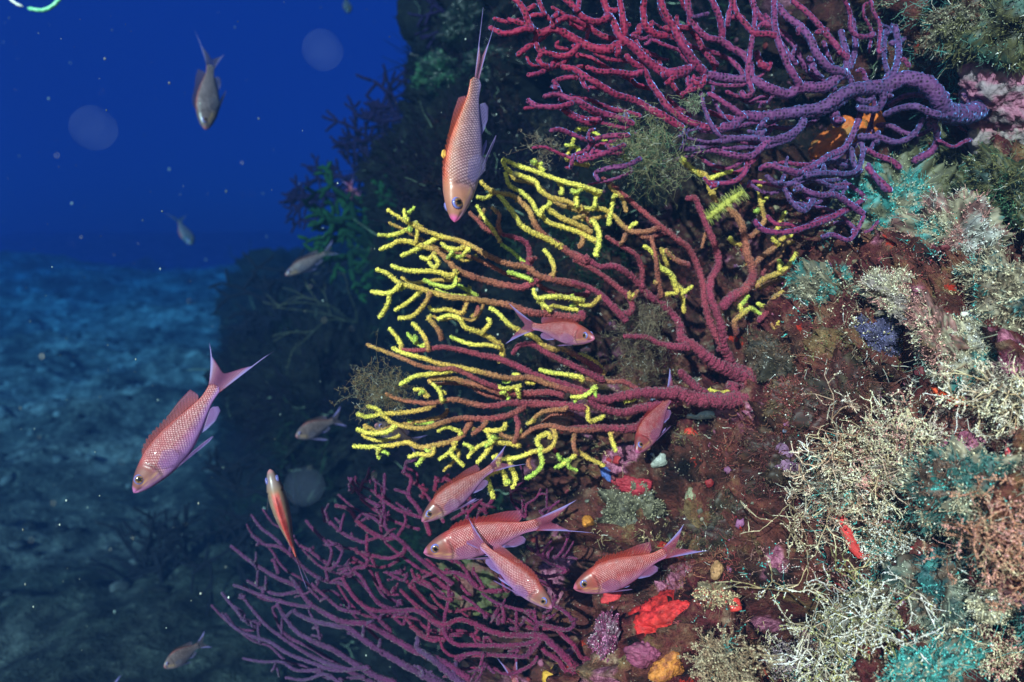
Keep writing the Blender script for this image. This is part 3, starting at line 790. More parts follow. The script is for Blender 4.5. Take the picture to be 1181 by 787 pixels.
# ------------------------------------------------------------------ fish
def fish_skin():
    b = NB('fish_skin'); c = b.vcol(); al = b._v.outputs['Alpha']
    uv = b.n('UVMap').outputs[0]; sep = b.n('SeparateXYZ'); b.l(uv, sep.inputs[0]); u, v = sep.outputs[0], sep.outputs[1]
    nu = b.n('TexNoise', _Scale=1.3, _Detail=2.0); b.l(uv, nu.inputs['Vector']); wob = b.math('MULTIPLY', b.math('SUBTRACT', nu.outputs['Fac'], .5), .55); u = b.math('ADD', u, wob); v = b.math('ADD', v, wob)
    nf = b.n('TexNoise', _Scale=.35, _Detail=3.0); b.l(uv, nf.inputs['Vector'])
    p = b.math('SINE', b.math('MULTIPLY', b.math('ADD', u, v), math.pi)); q = b.math('SINE', b.math('MULTIPLY', b.math('SUBTRACT', u, v), math.pi))
    m = b.math('ABSOLUTE', b.math('MULTIPLY', p, q))
    edge = b.ramp(m, [(.03, .36), (.42, 1.0)]); spot = b.math('MULTIPLY', b.ramp(m, [(.42, 0.0), (.88, .58)]), b.ramp(nf.outputs['Fac'], [(.36, .35), (.62, 1.0)]))
    sc = b.mix(1.0, c, edge, 'MULTIPLY'); sc = b.mix(spot, sc, (.84, .60, .62))
    c2 = b.mix(al, c, sc)
    n = b.noise(90, 3); c2 = b.mix(1.0, c2, b.ramp(n, [(.3, .85), (.7, 1.12)]), 'MULTIPLY')
    b.bump(b.math('MULTIPLY', m, al), .35, .0012)
    m_ = b.out(c2, .34, .5); b.p.inputs['Coat Weight'].default_value = .12; return m_
def fin_mat():
    b = NB('fish_fin'); c = b.vcol(); al = b._v.outputs['Alpha']
    uv = b.n('UVMap').outputs[0]; sep = b.n('SeparateXYZ'); b.l(uv, sep.inputs[0])
    ray = b.math('ABSOLUTE', b.math('SINE', b.math('MULTIPLY', sep.outputs[0], math.pi)))
    c = b.mix(1.0, c, b.ramp(ray, [(.1, .50), (.6, 1.12)]), 'MULTIPLY'); b.out(c, .4, .4)
    tr = b.n('BsdfTransparent'); tl = b.n('BsdfTranslucent'); b.l(c, tl.inputs[0])
    m1 = b.n('MixShader'); m1.inputs[0].default_value = .35; b.l(b.p.outputs[0], m1.inputs[1]); b.l(tl.outputs[0], m1.inputs[2])
    m2 = b.n('MixShader'); b.l(b.math('MULTIPLY', al, b.ramp(ray, [(.1, 1.0), (.7, .62)])), m2.inputs[0]); b.l(tr.outputs[0], m2.inputs[1]); b.l(m1.outputs[0], m2.inputs[2])
    b.l(m2.outputs[0], b.t.nodes['Material Output'].inputs[0]); return b.m
def eye_mat():
    b = NB('fish_eye'); b.out(b.vcol(), .08, .7); return b.m
M_FISH, M_FIN, M_EYE = fish_skin(), fin_mat(), eye_mat()

PU = [0, .015, .05, .10, .17, .26, .36, .50, .64, .78, .90, 1.0]
PT = [.004, .026, .058, .088, .117, .142, .155, .148, .122, .084, .056, .056]
PB = [.004, .024, .052, .080, .108, .134, .150, .150, .122, .078, .050, .050]
PW = [.004, .020, .037, .052, .068, .079, .082, .075, .058, .036, .019, .010]
def prof(u, P): 
    # smooth interpolation of the outline tables
    return np.interp(u, _PX, np.interp(_PX, PU, P)) if False else _cub(u, PU, P)
def _cub(u, X, Y):
    X, Y = np.array(X), np.array(Y); m = np.gradient(Y, X); k = np.clip(np.searchsorted(X, u, side='right') - 1, 0, len(X) - 2)
    h = X[k + 1] - X[k]; t = (u - X[k]) / h
    return (2*t**3-3*t**2+1)*Y[k] + (t**3-2*t**2+t)*h*m[k] + (-2*t**3+3*t**2)*Y[k+1] + (t**3-t**2)*h*m[k+1]
_PX = np.linspace(0, 1, 200)

class Bend:
    """spine curve: lateral (y) and vertical (z) flexing of a fish of unit length, snout at 0, tail base at x=-1"""
    def __init__(s, lat, ver):
        s.u = np.linspace(-.1, 2.2, 240); du = s.u[1] - s.u[0]
        a = lat * np.clip(s.u - .25, 0, 1.1) ** 1.5; b = ver * np.clip(s.u - .25, 0, 1.1) ** 1.5
        T = np.stack([-np.cos(a) * np.cos(b), np.sin(a), np.sin(b)], 1); P = np.cumsum(T, 0) * du
        i0 = np.argmin(np.abs(s.u)); s.P = P - P[i0]
        s.Y = np.stack([np.sin(a), np.cos(a), 0 * a], 1); s.Z = np.cross(s.Y, T) * 1.0; s.Z *= np.sign(s.Z[:, 2:3] + 1e-9)
    def __call__(s, u, y, z):
        f = lambda A: np.stack([np.interp(u, s.u, A[:, i]) for i in range(3)], -1)
        return f(s.P) + np.asarray(y)[..., None] * f(s.Y) + np.asarray(z)[..., None] * f(s.Z)

PINK = dict(back=(0.412, 0.052, 0.032), flank=(0.472, 0.072, 0.074), belly=(0.448, 0.184, 0.405), head=(0.230, 0.063, 0.046), lip=(0.612, 0.167, 0.352))
HAZE_GREY = dict(back=(.15, .085, .070), flank=(0.130, 0.086, 0.086), belly=(0.140, 0.116, 0.166), head=(.14, .090, .085), lip=(.34, .12, .14))  # pink fish dulled, water haze and shadow painted into the colours
DEEP = dict(back=(0.373, 0.034, 0.032), flank=(0.387, 0.041, 0.052), belly=(0.394, 0.102, 0.221), head=(0.198, 0.039, 0.038), lip=(0.459, 0.096, 0.217))

def grid_faces(n, m):
    i = (np.arange(n - 1)[:, None] * m + np.arange(m - 1)[None]).ravel(); return np.stack([i, i + 1, i + m + 1, i + m], 1)

def fin_sheet(name, root, bend, U, Y, Z, col, alpha, rays, k, tip=None):
    """a fin membrane with real thickness; U,Y,Z (n rays x m steps)"""
    n, m = U.shape; V = bend(U, Y, Z) * k
    e1 = np.gradient(V, axis=0); e2 = np.gradient(V, axis=1); N = np.cross(e1, e2); N /= np.linalg.norm(N, axis=2)[..., None] + 1e-12
    th = .0018 * k; A = (V + N * th).reshape(-1, 3); B = (V - N * th).reshape(-1, 3)
    F = grid_faces(n, m); q = n * m
    per = np.concatenate([np.arange(m - 1), np.arange(n - 1) * m + m - 1, (n - 1) * m + np.arange(m - 1, 0, -1), np.arange(n - 1, 0, -1) * m])
    nx = np.roll(per, -1); side = np.stack([per, per + q, nx + q, nx], 1)
    c = np.concatenate([col.reshape(-1, 3), alpha.reshape(-1, 1)], 1)
    uv = np.stack(np.meshgrid(np.linspace(0, rays, n), np.linspace(0, 1, m), indexing='ij'), -1).reshape(-1, 2)
    return mesh_obj(name, np.vstack([A, B]), [np.vstack([F, F[:, ::-1] + q, side])], M_FIN, root, np.vstack([c, c]), np.vstack([uv, uv]))

FISHES = []
def fish(label, snout, tail, up, pal=PINK, lat=0., ver=0., depth=1.0, spread=.42, lobes=(.36, .42), fil=(.12, .16), dors=1.0, pelv=1.7, pect=1.0, parts=True, width=1.0, group='pink swallowtail fish around the sea fans', blotch=False, vio=1.0, tailh=1.0):
    """snout / tail: (px, py, metres) of the nose and the tail base; up: where the back points, as (right, up, to lens)"""
    H, T = at(*snout), at(*tail); bend = Bend(lat, ver)
    chord = bend.P[np.argmin(np.abs(bend.u - 1))]; k = np.linalg.norm(H - T) / np.linalg.norm(chord)
    def basis(x, upv):
        x = x / np.linalg.norm(x); z = upv - x * np.dot(upv, x); z /= np.linalg.norm(z); return np.stack([x, np.cross(z, x), z], 1)
    W = basis(H - T, up[0] * R_ + up[1] * U_ - up[2] * F_) @ basis(-chord, np.array([0, 0, 1.0])).T
    from mathutils import Matrix
    root = thing('fish', label, 'fish', H, group)
    root.rotation_euler = Matrix(W.tolist()).to_euler()
    # body
    us = np.concatenate([np.linspace(0, .06, 9)[:-1], np.linspace(.06, .30, 24)[:-1], np.linspace(.30, 1.0, 34), [1.03]]); m = 36
    a = np.arange(m) * 2 * math.pi / m; uu = np.clip(us, 0, 1)
    tp, bt, wd = prof(uu, PT) * depth, prof(uu, PB) * depth, prof(uu, PW) * width
    last = np.where(us > 1, .55, 1.0)
    ca, sa = np.cos(a), np.sin(a)
    Y = (wd * last)[:, None] * np.sign(ca) * np.abs(ca) ** .85
    Z = np.where(sa > 0, tp[:, None] * last[:, None] * np.sign(sa) * np.abs(sa) ** .95, bt[:, None] * last[:, None] * np.sign(sa) * np.abs(sa) ** .95)
    U = np.repeat(us[:, None], m, 1); h = np.repeat(sa[None], len(us), 0)
    side = np.abs(np.repeat(ca[None], len(us), 0))
    # gill cover edge, mouth slit, eye socket
    gc = .255 - .05 * (h + .1) ** 2; g = np.exp(-((U - gc) / .010) ** 2) * sm(-.95, -.6, h) * sm(.75, .45, h); Y *= 1 - .16 * g; Y *= 1 + .06 * np.exp(-((U - gc + .02) / .02) ** 2)
    ms = np.exp(-((h + .28 + 2.2 * (U - .03)) / .16) ** 2) * sm(.085, .06, U); Y *= 1 - .18 * ms
    V = bend(U, Y, Z) * k
    C = np.array
    t = h[..., None]; back, fl, be, hd, lip = (C(pal[q]) for q in ('back', 'flank', 'belly', 'head', 'lip'))
    t = t + 0; col = np.where(t > 0, fl + (back - fl) * np.clip(t, 0, 1) ** 1.3, fl + (be - fl) * np.clip(-t * 1.25, 0, 1) ** 1.0)
    col = col + (C(pal.get('stripe', C([.66, .08, .04]) * (C(pal['back']).mean() / .22))) - col) * (sm(.86, .99, h) * sm(.2, .3, U))[..., None]
    hm = sm(.30, .18, U + .04 * h)[..., None]; hcol = hd + (be - hd) * np.clip(-t * 1.1 - .1, 0, 1) * .8; col = col * (1 - hm) + hcol * hm
    st = (np.exp(-((h + .22 + 1.6 * (U - .13)) / .085) ** 2) + .8 * np.exp(-((h + .55 + 1.2 * (U - .13)) / .07) ** 2)) * sm(.07, .11, U) * sm(.30, .24, U)
    col = col + (C([.80, .46, .10]) - col) * (.34 * st)[..., None]
    col = col + (lip - col) * (sm(.05, .012, U))[..., None]
    col *= (1 - .55 * g - .6 * ms)[..., None]
    col *= (1 + .10 * fbm(np.stack([U.ravel() * 9, h.ravel() * 2, np.full(U.size, snout[0])], 1), 2).reshape(U.shape))[..., None]
    al = sm(.20, .30, U) * sm(-.95, -.35, h)
    c4 = np.concatenate([col, al[..., None]], 2).reshape(-1, 4)
    arc = np.cumsum(np.abs(np.diff(np.concatenate([[a[0]], a])))) ; vv = np.abs(((a + math.pi / 2) % (2 * math.pi)) / math.pi - 1)
    uv = np.stack([U * 47, np.repeat((vv * 14.5)[None], len(us), 0) * (tp + bt)[:, None] / .30 ], -1).reshape(-1, 2)
    n = len(us); i = (np.arange(n - 1)[:, None] * m + np.arange(m)[None]).ravel(); j = (np.arange(n - 1)[:, None] * m + (np.arange(m)[None] + 1) % m).ravel()
    Fq = np.stack([i, j, j + m, i + m], 1)
    c0 = np.arange(m); cap0 = np.stack([np.full(m - 2, 0), c0[2:], c0[1:-1]], 1); e = (n - 1) * m; cap1 = np.stack([np.full(m - 2, e), e + c0[1:-1], e + c0[2:]], 1)
    body = mesh_obj('body', V.reshape(-1, 3), [np.vstack([cap0, cap1]), Fq], M_FISH, root, c4, uv)
    FISHES.append(root)
    # eyes
    eu, eh = .112, .34
    ez = prof(np.array([eu]), PT)[0] * depth * eh; ew = prof(np.array([eu]), PW)[0] * width * math.cos(math.asin(eh)) ** .85
    EV, EF = ICO[3]
    for sgn in (-1, 1):
        r = .041; v = EV * r * np.array([1, .55, 1]); 
        rad = np.sqrt(EV[:, 0] ** 2 + EV[:, 2] ** 2) * np.sign(EV[:, 1] * sgn)
        ec = np.array([lerp3([(-1, (.10, .12, .40)), (0.0, (.003, .003, .006)), (.50, (.003, .003, .006)), (.56, (.42, .22, .06)), (.66, (.22, .08, .04)), (.76, (.12, .08, .12)), (.88, (.14, .20, .62)), (1, (.30, .24, .62))], abs(q)) for q in rad])
        p = np.stack([np.full(len(v), eu) - v[:, 0], sgn * (ew - .006) + v[:, 1], ez + v[:, 2]], 1)
        mesh_obj('eye', bend(p[:, 0], p[:, 1], p[:, 2]) * k, [EF], M_EYE, root, ec)
    vi = C([.42, .34, .80]) * vio + C(pal['belly']) * (1 - vio); rd = C(pal.get('stripe', C(pal['back']) * 1.15)); pk = C(pal['belly'])
    # tail
    s = np.linspace(-1, 1, 45); q = np.linspace(0, 1, 12); S, Q = np.meshgrid(s, q, indexing='ij'); AS = np.abs(S)
    Lb = np.where(S > 0, lobes[0], lobes[1]); Lf = np.where(S > 0, fil[0], fil[1])
    Ln = .16 + (Lb - .16) * AS ** 1.7 + Lf * sm(.90, 1.0, AS)
    ang = spread * S * (1 + .25 * Q * AS)
    tu = .985 + Ln * Q * np.cos(ang); tz = S * .050 * depth * tailh + Ln * Q * np.sin(ang)
    cc = pk * .55 + rd * .45 + 0 * S[..., None]; ed = (sm(.72, .97, AS) * sm(.05, .4, Q))[..., None]
    cc = cc * (1 - ed) + vi * ed; cc = cc + (C(pal['flank']) - cc) * (sm(.25, 0, Q))[..., None]
    fin_sheet('tail_fin', root, bend, tu, .012 * np.sin(S * 3) * Q, tz, cc, .48 + .42 * AS ** 2, 20, k)
    if not parts: return root
    # dorsal: spiny front, soft rear swept back
    s = np.linspace(0, 1, 61); q = np.linspace(0, 1, 7); S, Q = np.meshgrid(s, q, indexing='ij')
    bu = .25 + .61 * S; hz = np.interp(S, [0, .05, .12, .3, .55, .72, .88, 1.0], [.012, .045, .060, .058, .058, .080, .085, .022]) * dors
    hz = hz * (1 - .28 * (np.abs(np.sin(S * math.pi * 16)) < .5) * (S < .56) * Q)
    lean = np.interp(S, [0, .6, 1], [.5, .9, 1.5])
    dz = prof(bu, PT) * depth * .955 + hz * Q; cc = rd * (1 - .25 * Q[..., None]) + vi * (.30 * Q * sm(.5, 1, S))[..., None]
    fin_sheet('dorsal_fin', root, bend, bu + hz * lean * Q, 0 * S + .004 * np.sin(S * 5) * Q, dz, cc, .72 - .25 * Q, 22, k)
    # anal
    s = np.linspace(0, 1, 25); S, Q = np.meshgrid(s, np.linspace(0, 1, 6), indexing='ij')
    bu = .64 + .20 * S; hz = np.interp(S, [0, .15, .5, .8, 1.0], [.03, .075, .085, .06, .02]); cc = pk + (vi - pk) * (sm(.3, 0, S) + .5 * Q ** 3)[..., None].clip(0, 1)
    fin_sheet('anal_fin', root, bend, bu + hz * 1.6 * Q, 0 * S, -prof(bu, PB) * depth * .96 - hz * .62 * Q, cc, .72 + 0 * S, 9, k)
    # pelvic and pectoral pairs
    for sgn in (-1, 1):
        S, Q = np.meshgrid(np.linspace(0, 1, 15), np.linspace(0, 1, 8), indexing='ij')
        ln = np.interp(S, [0, .25, 1], [.22, .25, .10]) * pelv; bu = .30 + .045 * S
        cc = pk + (vi * 1.1 - pk) * (sm(.35, .05, S) * .9 + .25 * Q)[..., None].clip(0, 1)
        fin_sheet('pelvic_fin', root, bend, bu + ln * Q * .88, sgn * (.020 + ln * Q * (.06 + .10 * S)), -prof(bu, PB) * depth * .95 - ln * Q * (.20 - .10 * S) * (1 if pelv < 1.9 else 2.2), cc, .72 + .2 * (1 - S), 6, k)
        ln = np.interp(S, [0, .35, .7, 1], [.13, .19, .18, .11]) * pect; th = (S - .5) * .8
        bu = .275 + 0 * S; zz = -.035 * depth + (S - .5) * -.05
        fin_sheet('pectoral_fin', root, bend, bu + ln * Q * np.cos(th) * .93, sgn * (prof(bu, PW) * width * .96 + ln * Q * .30), zz - ln * Q * np.sin(th) - .10 * ln * Q, pk * 1.05 + .05 * Q[..., None], .26 + .1 * (1 - Q), 9, k)
    if blotch:
        c_ = np.array([.42, .0, .152]); bv, bf = ICO[2]; p = bv * np.array([.032, .006, .018]) * (1 + .3 * fbm(bv * 3, 2))[:, None] + c_
        mesh_obj('fin_tip', bend(p[:, 0], p[:, 1], p[:, 2]) * k, [bf], M_SOFT, root, np.tile([.85, .50, .10], (len(p), 1)))
    return root

fish('large lilac and orange fish diving head down beside the yellow-tipped fan, blue-rimmed eye', (524, 257, .735), (549, 96, .765), (-.80, .05, .62), lat=.10, spread=.07, lobes=(.30, .36), fil=(.24, .14), blotch=True, depth=.86, dors=.5, tailh=.35,
     pal=dict(back=(0.510, 0.179, 0.080), flank=(0.260, 0.143, 0.221), belly=(0.270, 0.215, 0.478), head=(0.430, 0.175, 0.116), lip=(.85, .15, .42), stripe=(.72, .14, .06)))
fish('large pink fish swimming down over the blue seabed, farthest left big one, long forked tail', (154, 569, .70), (247, 449, .725), (-.78, .62, .15), ver=.22, lat=.0, spread=.36, lobes=(.28, .36), fil=(.10, .18), depth=.93,
     pal=dict(back=(0.426, 0.077, 0.065), flank=(0.378, 0.076, 0.102), belly=(0.362, 0.172, 0.473), head=(0.198, 0.075, 0.068), lip=(0.535, 0.167, 0.436)))
fish('small rosy fish facing right in front of the middle of the yellow-tipped fan', (686, 391, .77), (616, 377, .825), (-.08, 1, .1), lat=-.3, spread=.40, lobes=(.42, .46), fil=(.05, .05), dors=.8, depth=.92, pelv=1.2,
     pal=dict(back=(0.386, 0.055, 0.042), flank=(0.390, 0.066, 0.080), belly=(0.409, 0.155, 0.338), head=(0.261, 0.070, 0.060), lip=(0.535, 0.150, 0.251)))
fish('deep red fish pointing down at the base of the yellow-tipped fan, tail up', (734, 523, .86), (771, 461, .90), (-.80, .5, .25), pal=DEEP, lat=.25, spread=.40, lobes=(.40, .40), fil=(.04, .05), depth=1.05, dors=.7)
fish('brownish pink fish slanting down left, topmost of the cluster under the yellow-tipped fan', (486, 602, .80), (566, 541, .83), (-.55, .80, .12), ver=-.12, spread=.25, lobes=(.30, .34), fil=(.04, .16), depth=.90, dors=.85,
     pal=dict(back=(0.373, 0.062, 0.038), flank=(0.340, 0.066, 0.066), belly=(0.351, 0.147, 0.338), head=(0.181, 0.070, 0.056), lip=(0.459, 0.132, 0.234)))
fish('long pink fish facing left with a red back, its belly crossed by another fish', (488, 638, .815), (617, 606, .825), (.08, 1, .12), ver=-.06, spread=.20, lobes=(.38, .34), fil=(.05, .24), depth=1.0,
     pal=dict(back=(0.466, 0.046, 0.042), flank=(0.416, 0.060, 0.066), belly=(0.409, 0.138, 0.305), head=(0.245, 0.075, 0.060), lip=(0.551, 0.143, 0.301)))
fish('pale pink fish facing down right, lying across the front of the long pink fish', (637, 702, .77), (557, 631, .80), (.66, .66, .35), lat=.15, ver=-.1, spread=.26, lobes=(.32, .28), fil=(.03, .03), depth=.88,
     pal=dict(back=(0.426, 0.068, 0.056), flank=(0.404, 0.081, 0.102), belly=(0.385, 0.180, 0.473), head=(0.245, 0.096, 0.077), lip=(0.535, 0.180, 0.352)))
fish('orange-red fish with a raised spiny fin, in front of the rock and red sponge', (661, 679, .80), (765, 639, .81), (-.15, 1, .12), ver=.20, spread=.28, lobes=(.34, .40), fil=(.03, .08), depth=1.08, dors=1.15, pelv=1.2,
     pal=dict(back=(0.479, 0.057, 0.035), flank=(0.428, 0.054, 0.055), belly=(0.409, 0.122, 0.270), head=(0.253, 0.058, 0.043), lip=(0.535, 0.132, 0.217)))
fish('slim brown fish hanging head up with a bright red stripe along its back', (311, 541, .98), (341, 640, 1.0), (.15, .2, 1), pal=dict(back=(0.321, 0.190, 0.096), flank=(0.253, 0.149, 0.098), belly=(0.269, 0.198, 0.270), head=(0.258, 0.166, 0.147), lip=(.5, .2, .2), stripe=(.85, .05, .03)), lat=-.10, spread=.16, lobes=(.36, .40), fil=(.04, .06), width=1.15, depth=.9)
fish('dim grey-brown fish diving alone in open blue water near the top', (237, 150, 1.55), (243, 78, 1.60), (-.75, .1, .62), pal=HAZE_GREY, spread=.30, lobes=(.34, .30), fil=(.22, .04), vio=.6)
fish('dim blue-grey fish facing left before the green finger coral', (329, 318, 1.85), (374, 293, 1.9), (-.45, .85, .15), pal=HAZE_GREY, spread=.3, lobes=(.36, .30), fil=(.02, .04), vio=.7, depth=.88)
fish('dim violet-grey fish with a long pale pelvic fin, in the dark beside the yellow tips', (341, 504, 1.45), (383, 486, 1.50), (-.2, 1, .1), pal=HAZE_GREY, spread=.45, lobes=(.36, .36), fil=(.03, .03), depth=1.35, pelv=2.0, lat=.2)
fish('small dull fish with a pink snout near the bottom, left of the purple fan', (189, 770, 1.22), (228, 745, 1.26), (-.35, .9, .1), pal=HAZE_GREY, spread=.42, lobes=(.36, .36), fil=(.03, .03), depth=1.5, lat=.1)
fish('tiny reddish fish among the dark green finger coral', (414, 238, 2.0), (404, 215, 2.05), (-.9, -.2, .3), pal=DEEP, spread=.3, depth=1.0)
fish('shadowy brown fish half hidden behind the lowest yellow tips', (432, 490, 1.02), (472, 508, 1.06), (.2, .9, .1), pal=HAZE_GREY, spread=.4, depth=1.2)
fish('fish mostly below the frame, only its slim upright tail showing under the purple fan', (617, 856, .93), (594, 784, .95), (-.9, -.2, .35), pal=DEEP, spread=.24, lobes=(.38, .34), fil=(.10, .04))
fish('fish mostly below the frame at far left, only its pale forked tail showing', (131, 862, 1.3), (124, 802, 1.34), (-.9, .1, .3), pal=HAZE_GREY, spread=.5, lobes=(.36, .36), fil=(.06, .06))
fish('tiny dark fish silhouette at the top edge over open water', (402, 15, 3.2), (399, -1, 3.25), (-.9, 0, .3), pal=dict(back=(.05,) * 3, flank=(.04,) * 3, belly=(.05,) * 3, head=(.04,) * 3, lip=(.04,) * 3), spread=.3, depth=1.3, width=1.5, parts=False, vio=0)
fish('faint pale blue fish far off in the open water', (221, 282, 2.8), (207, 256, 2.9), (-.8, .3, .2), pal=dict(back=(.08, .11, .14), flank=(0.082, 0.079, 0.103), belly=(0.120, 0.117, 0.169), head=(.08, .10, .13), lip=(.1,) * 3), spread=.4, parts=False, vio=.3)  # distance haze painted into the blue palette
# ------------------------------------------------------------------ growth on the reef
def pick(cols, n, rng): 
    c = np.array(cols)[rng.integers(0, len(cols), n)]; return np.clip(c * rng.uniform(.6, 1.3, (n, 1)), 0, .95)

CREAM, TEAL, ROSE, BROWN, OLIVE, GREEN, WHITE = (.74, .64, .44), (.10, .50, .47), (.62, .30, .27), (.17, .07, .04), (.19, .18, .07), (.07, .18, .10), (.92, .88, .76)
OC = np.array([[1, 0, 0], [-1, 0, 0], [0, 1, 0], [0, -1, 0], [0, 0, 1], [0, 0, -1]], float); OF = np.array([[0, 2, 4], [2, 1, 4], [1, 3, 4], [3, 0, 4], [2, 0, 5], [1, 2, 5], [3, 1, 5], [0, 3, 5]])
def beads(tb, P, S, C, rng):
    m = len(P); tb.add((P[:, None] + S[:, None, None] * (OC + rng.normal(0, .25, (m, 6, 3)))).reshape(-1, 3), F3=(np.arange(m)[:, None, None] * 6 + OF).reshape(-1, 3), C=np.repeat(C, 6, 0))
def patchy(P, cols, k, seed, rng):
    """colours in coherent patches, each with its own light and dark threads"""
    t = (fbm(P * k + seed, 3) * .5 + .5) * len(cols) + rng.normal(0, .30, len(P)); return np.clip(np.array(cols)[np.clip(t.astype(int), 0, len(cols) - 1)] * rng.uniform(.45, 1.35, (len(P), 1)), 0, .95)

def tuft(label, px, py, R, cols, lean=(0, 0, 0), d=None, n=70, fine=6, name='algae_tuft', cat='algae', group='algae tufts on the reef', thick=.45, seed=1, long=1.0, core=True, mat=None, fuzz=1.0):
    rng = np.random.default_rng(seed * 977 + int(px) * 13 + int(py))
    if d is None: p, nor = hit(px, py, -.004)
    else: p = at(px, py, d); nor = -p / np.linalg.norm(p)
    R = R * np.linalg.norm(p) / FPX; tb = TB()
    ax = nor + lean[0] * R_ + lean[1] * U_ - lean[2] * F_; ax /= np.linalg.norm(ax); mm = 1 / .001 * R / 45 * 1.2
    if d is not None:                                    # loose ball of threads caught on a branch
        D = rng.normal(size=(n, 3)); B = rng.normal(0, .30, (n, 3)) * R; L = R * rng.uniform(.3, .8, n); cs = pick(cols, n, rng)
        P = fibres(tb, B, D, L, thick * .0010, cs * .8, .6, 6, rng, cs)
        for lv in range(2):
            m = len(P) * fine if lv == 0 else len(P) * 2
            w_ = rng.integers(0, len(P), m); k = rng.integers(1, P.shape[1], m); b2 = P[w_, k]; cs2 = pick(cols, m, rng)
            glint = rng.random(m) < .03; cs2[glint] = np.array([.8, .8, .7])  # a few threads whitened as painted glints
            P = fibres(tb, b2, rng.normal(0, 1, (m, 3)), R * rng.uniform(.08, .24, m) * (1 if lv == 0 else .6), thick * .001 * (.8 if lv == 0 else .6), cs2, .6, 4, rng, np.clip(cs2 * 1.4, 0, .95))
        beads(tb, P[rng.integers(0, len(P), 500), 2], R * rng.uniform(.006, .018, 500), pick(cols, 500, rng), rng)
    elif cat == 'bryozoan':                              # stiff bush that forks again and again
        V, F = ICO[4]; v = V * R * .46 * (1 + .5 * fbm(V * 2.3 + px, 4, .6))[:, None]; v -= np.outer(v @ nor, nor) * .62; v += ax * R * .05
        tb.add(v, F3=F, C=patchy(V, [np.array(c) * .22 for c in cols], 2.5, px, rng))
        up = np.where(V @ nor > -.1)[0]; m = 1500; w_ = rng.choice(up, m); cs = patchy(V[w_], list(cols) + [(.30, .17, .11), TEAL], 1.8, px, rng)      # soft felt between the twigs
        P = fibres(tb, v[w_] * rng.uniform(.9, 1.5, (m, 1)), V[w_] + rng.normal(0, .7, (m, 3)), R * rng.uniform(.06, .22, m), rng.uniform(.00022, .00045, m), cs * .6, .6, 4, rng, np.clip(cs * 1.25, 0, .95))
        q = rng.integers(0, m, 1200); beads(tb, P[q, rng.integers(1, 4, 1200)], rng.uniform(.0003, .0009, 1200), np.clip(cs[q] * 1.2, 0, .95), rng)
        m = int(n * .75); B = rng.normal(0, .40, (m, 3)) * R; B -= np.outer(B @ nor, nor) * .7; D = rng.normal(0, .55, (m, 3)) + ax; L = R * rng.uniform(.22, .42, m) * long; r = thick * .00125 * np.ones(m); cs = patchy(B / R, cols, 1.6, px, rng)
        for lv in range(5):
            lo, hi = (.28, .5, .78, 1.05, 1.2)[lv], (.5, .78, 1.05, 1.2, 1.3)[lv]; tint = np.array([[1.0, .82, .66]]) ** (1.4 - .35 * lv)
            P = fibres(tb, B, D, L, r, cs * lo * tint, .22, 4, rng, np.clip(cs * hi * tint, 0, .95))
            d0 = P[:, -1] - P[:, -2]; d0 /= np.linalg.norm(d0, axis=1)[:, None] + 1e-9; k = 2 if lv < 3 else 1
            if lv < 4:
                B = np.repeat(P[:, -1], k, 0); D = np.repeat(d0, k, 0) + rng.normal(0, .48, (len(B), 3)); L = np.repeat(L, k) * rng.uniform(.55, .85, len(B)); r = np.repeat(r, k) * .86; cs = np.clip(np.repeat(cs, k, 0) * rng.uniform(.85, 1.2, (len(B), 1)), 0, .95)
            q = rng.integers(0, len(P), 5 * len(P) // 2); beads(tb, P[q, rng.integers(1, 4, len(q))] + rng.normal(0, .0008, (len(q), 3)), rng.uniform(.0004, .0010, len(q)), np.clip(patchy(P[q, 1] / R, cols, 1.6, px, rng) * hi, 0, .95), rng)
    else:                                                # mossy mound: lumpy body, coat of short threads and beads
        V, F = ICO[5]; f1 = fbm(V * 1.9 + px, 3); f2 = .4 - np.abs(gnoise(V * 5.5 + py)); f3 = fbm(V * 14 + px, 3)
        x = np.cross(ax, [.2, .9, .3]); x /= np.linalg.norm(x); y = np.cross(ax, x)
        an = rng.uniform(.82, 1.22); f0 = rng.uniform(0, 3.14); x, y = x * math.cos(f0) + y * math.sin(f0), y * math.cos(f0) - x * math.sin(f0)
        v = V * R * (.80 + .48 * f1 + .26 * f2 + .10 * f3)[:, None]; v = v + np.outer(v @ x, x) * (an - 1) + np.outer(v @ y, y) * (1 / an - 1); v = v - np.outer(v @ nor, nor) * .50 + np.outer(V @ ax, ax) * R * .08 * (V @ ax > 0)[:, None]
        vc = patchy(V, cols, 1.5, px, rng) * (.26 + .3 * np.clip(f2 + f3, -1, 1))[:, None]; tb.add(v, F3=F, C=np.clip(vc, .003, .95))
        up = np.where(V @ nor > -.25)[0]; m = int(n * 26); w_ = rng.choice(up, m); b = v[w_]; dd = V[w_] * .7 + ax * .35 + rng.normal(0, .55, (m, 3)); cs = patchy(V[w_], cols, 1.5, px, rng)
        glint = rng.random(m) < .035; cs[glint] = np.array([.88, .86, .76]) * rng.uniform(.6, 1.0, (glint.sum(), 1))  # pale threads painted as glints on the mound
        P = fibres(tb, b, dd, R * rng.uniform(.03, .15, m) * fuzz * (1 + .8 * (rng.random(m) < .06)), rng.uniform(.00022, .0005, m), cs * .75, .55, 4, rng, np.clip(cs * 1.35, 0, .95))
        q = rng.integers(0, m, int(n * 15)); beads(tb, P[q, rng.integers(1, 4, len(q))], rng.uniform(.0004, .0011, len(q)), np.clip(cs[q] * 1.25, 0, .95), rng)
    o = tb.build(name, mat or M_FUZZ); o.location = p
    return tag(o, label, cat, group)

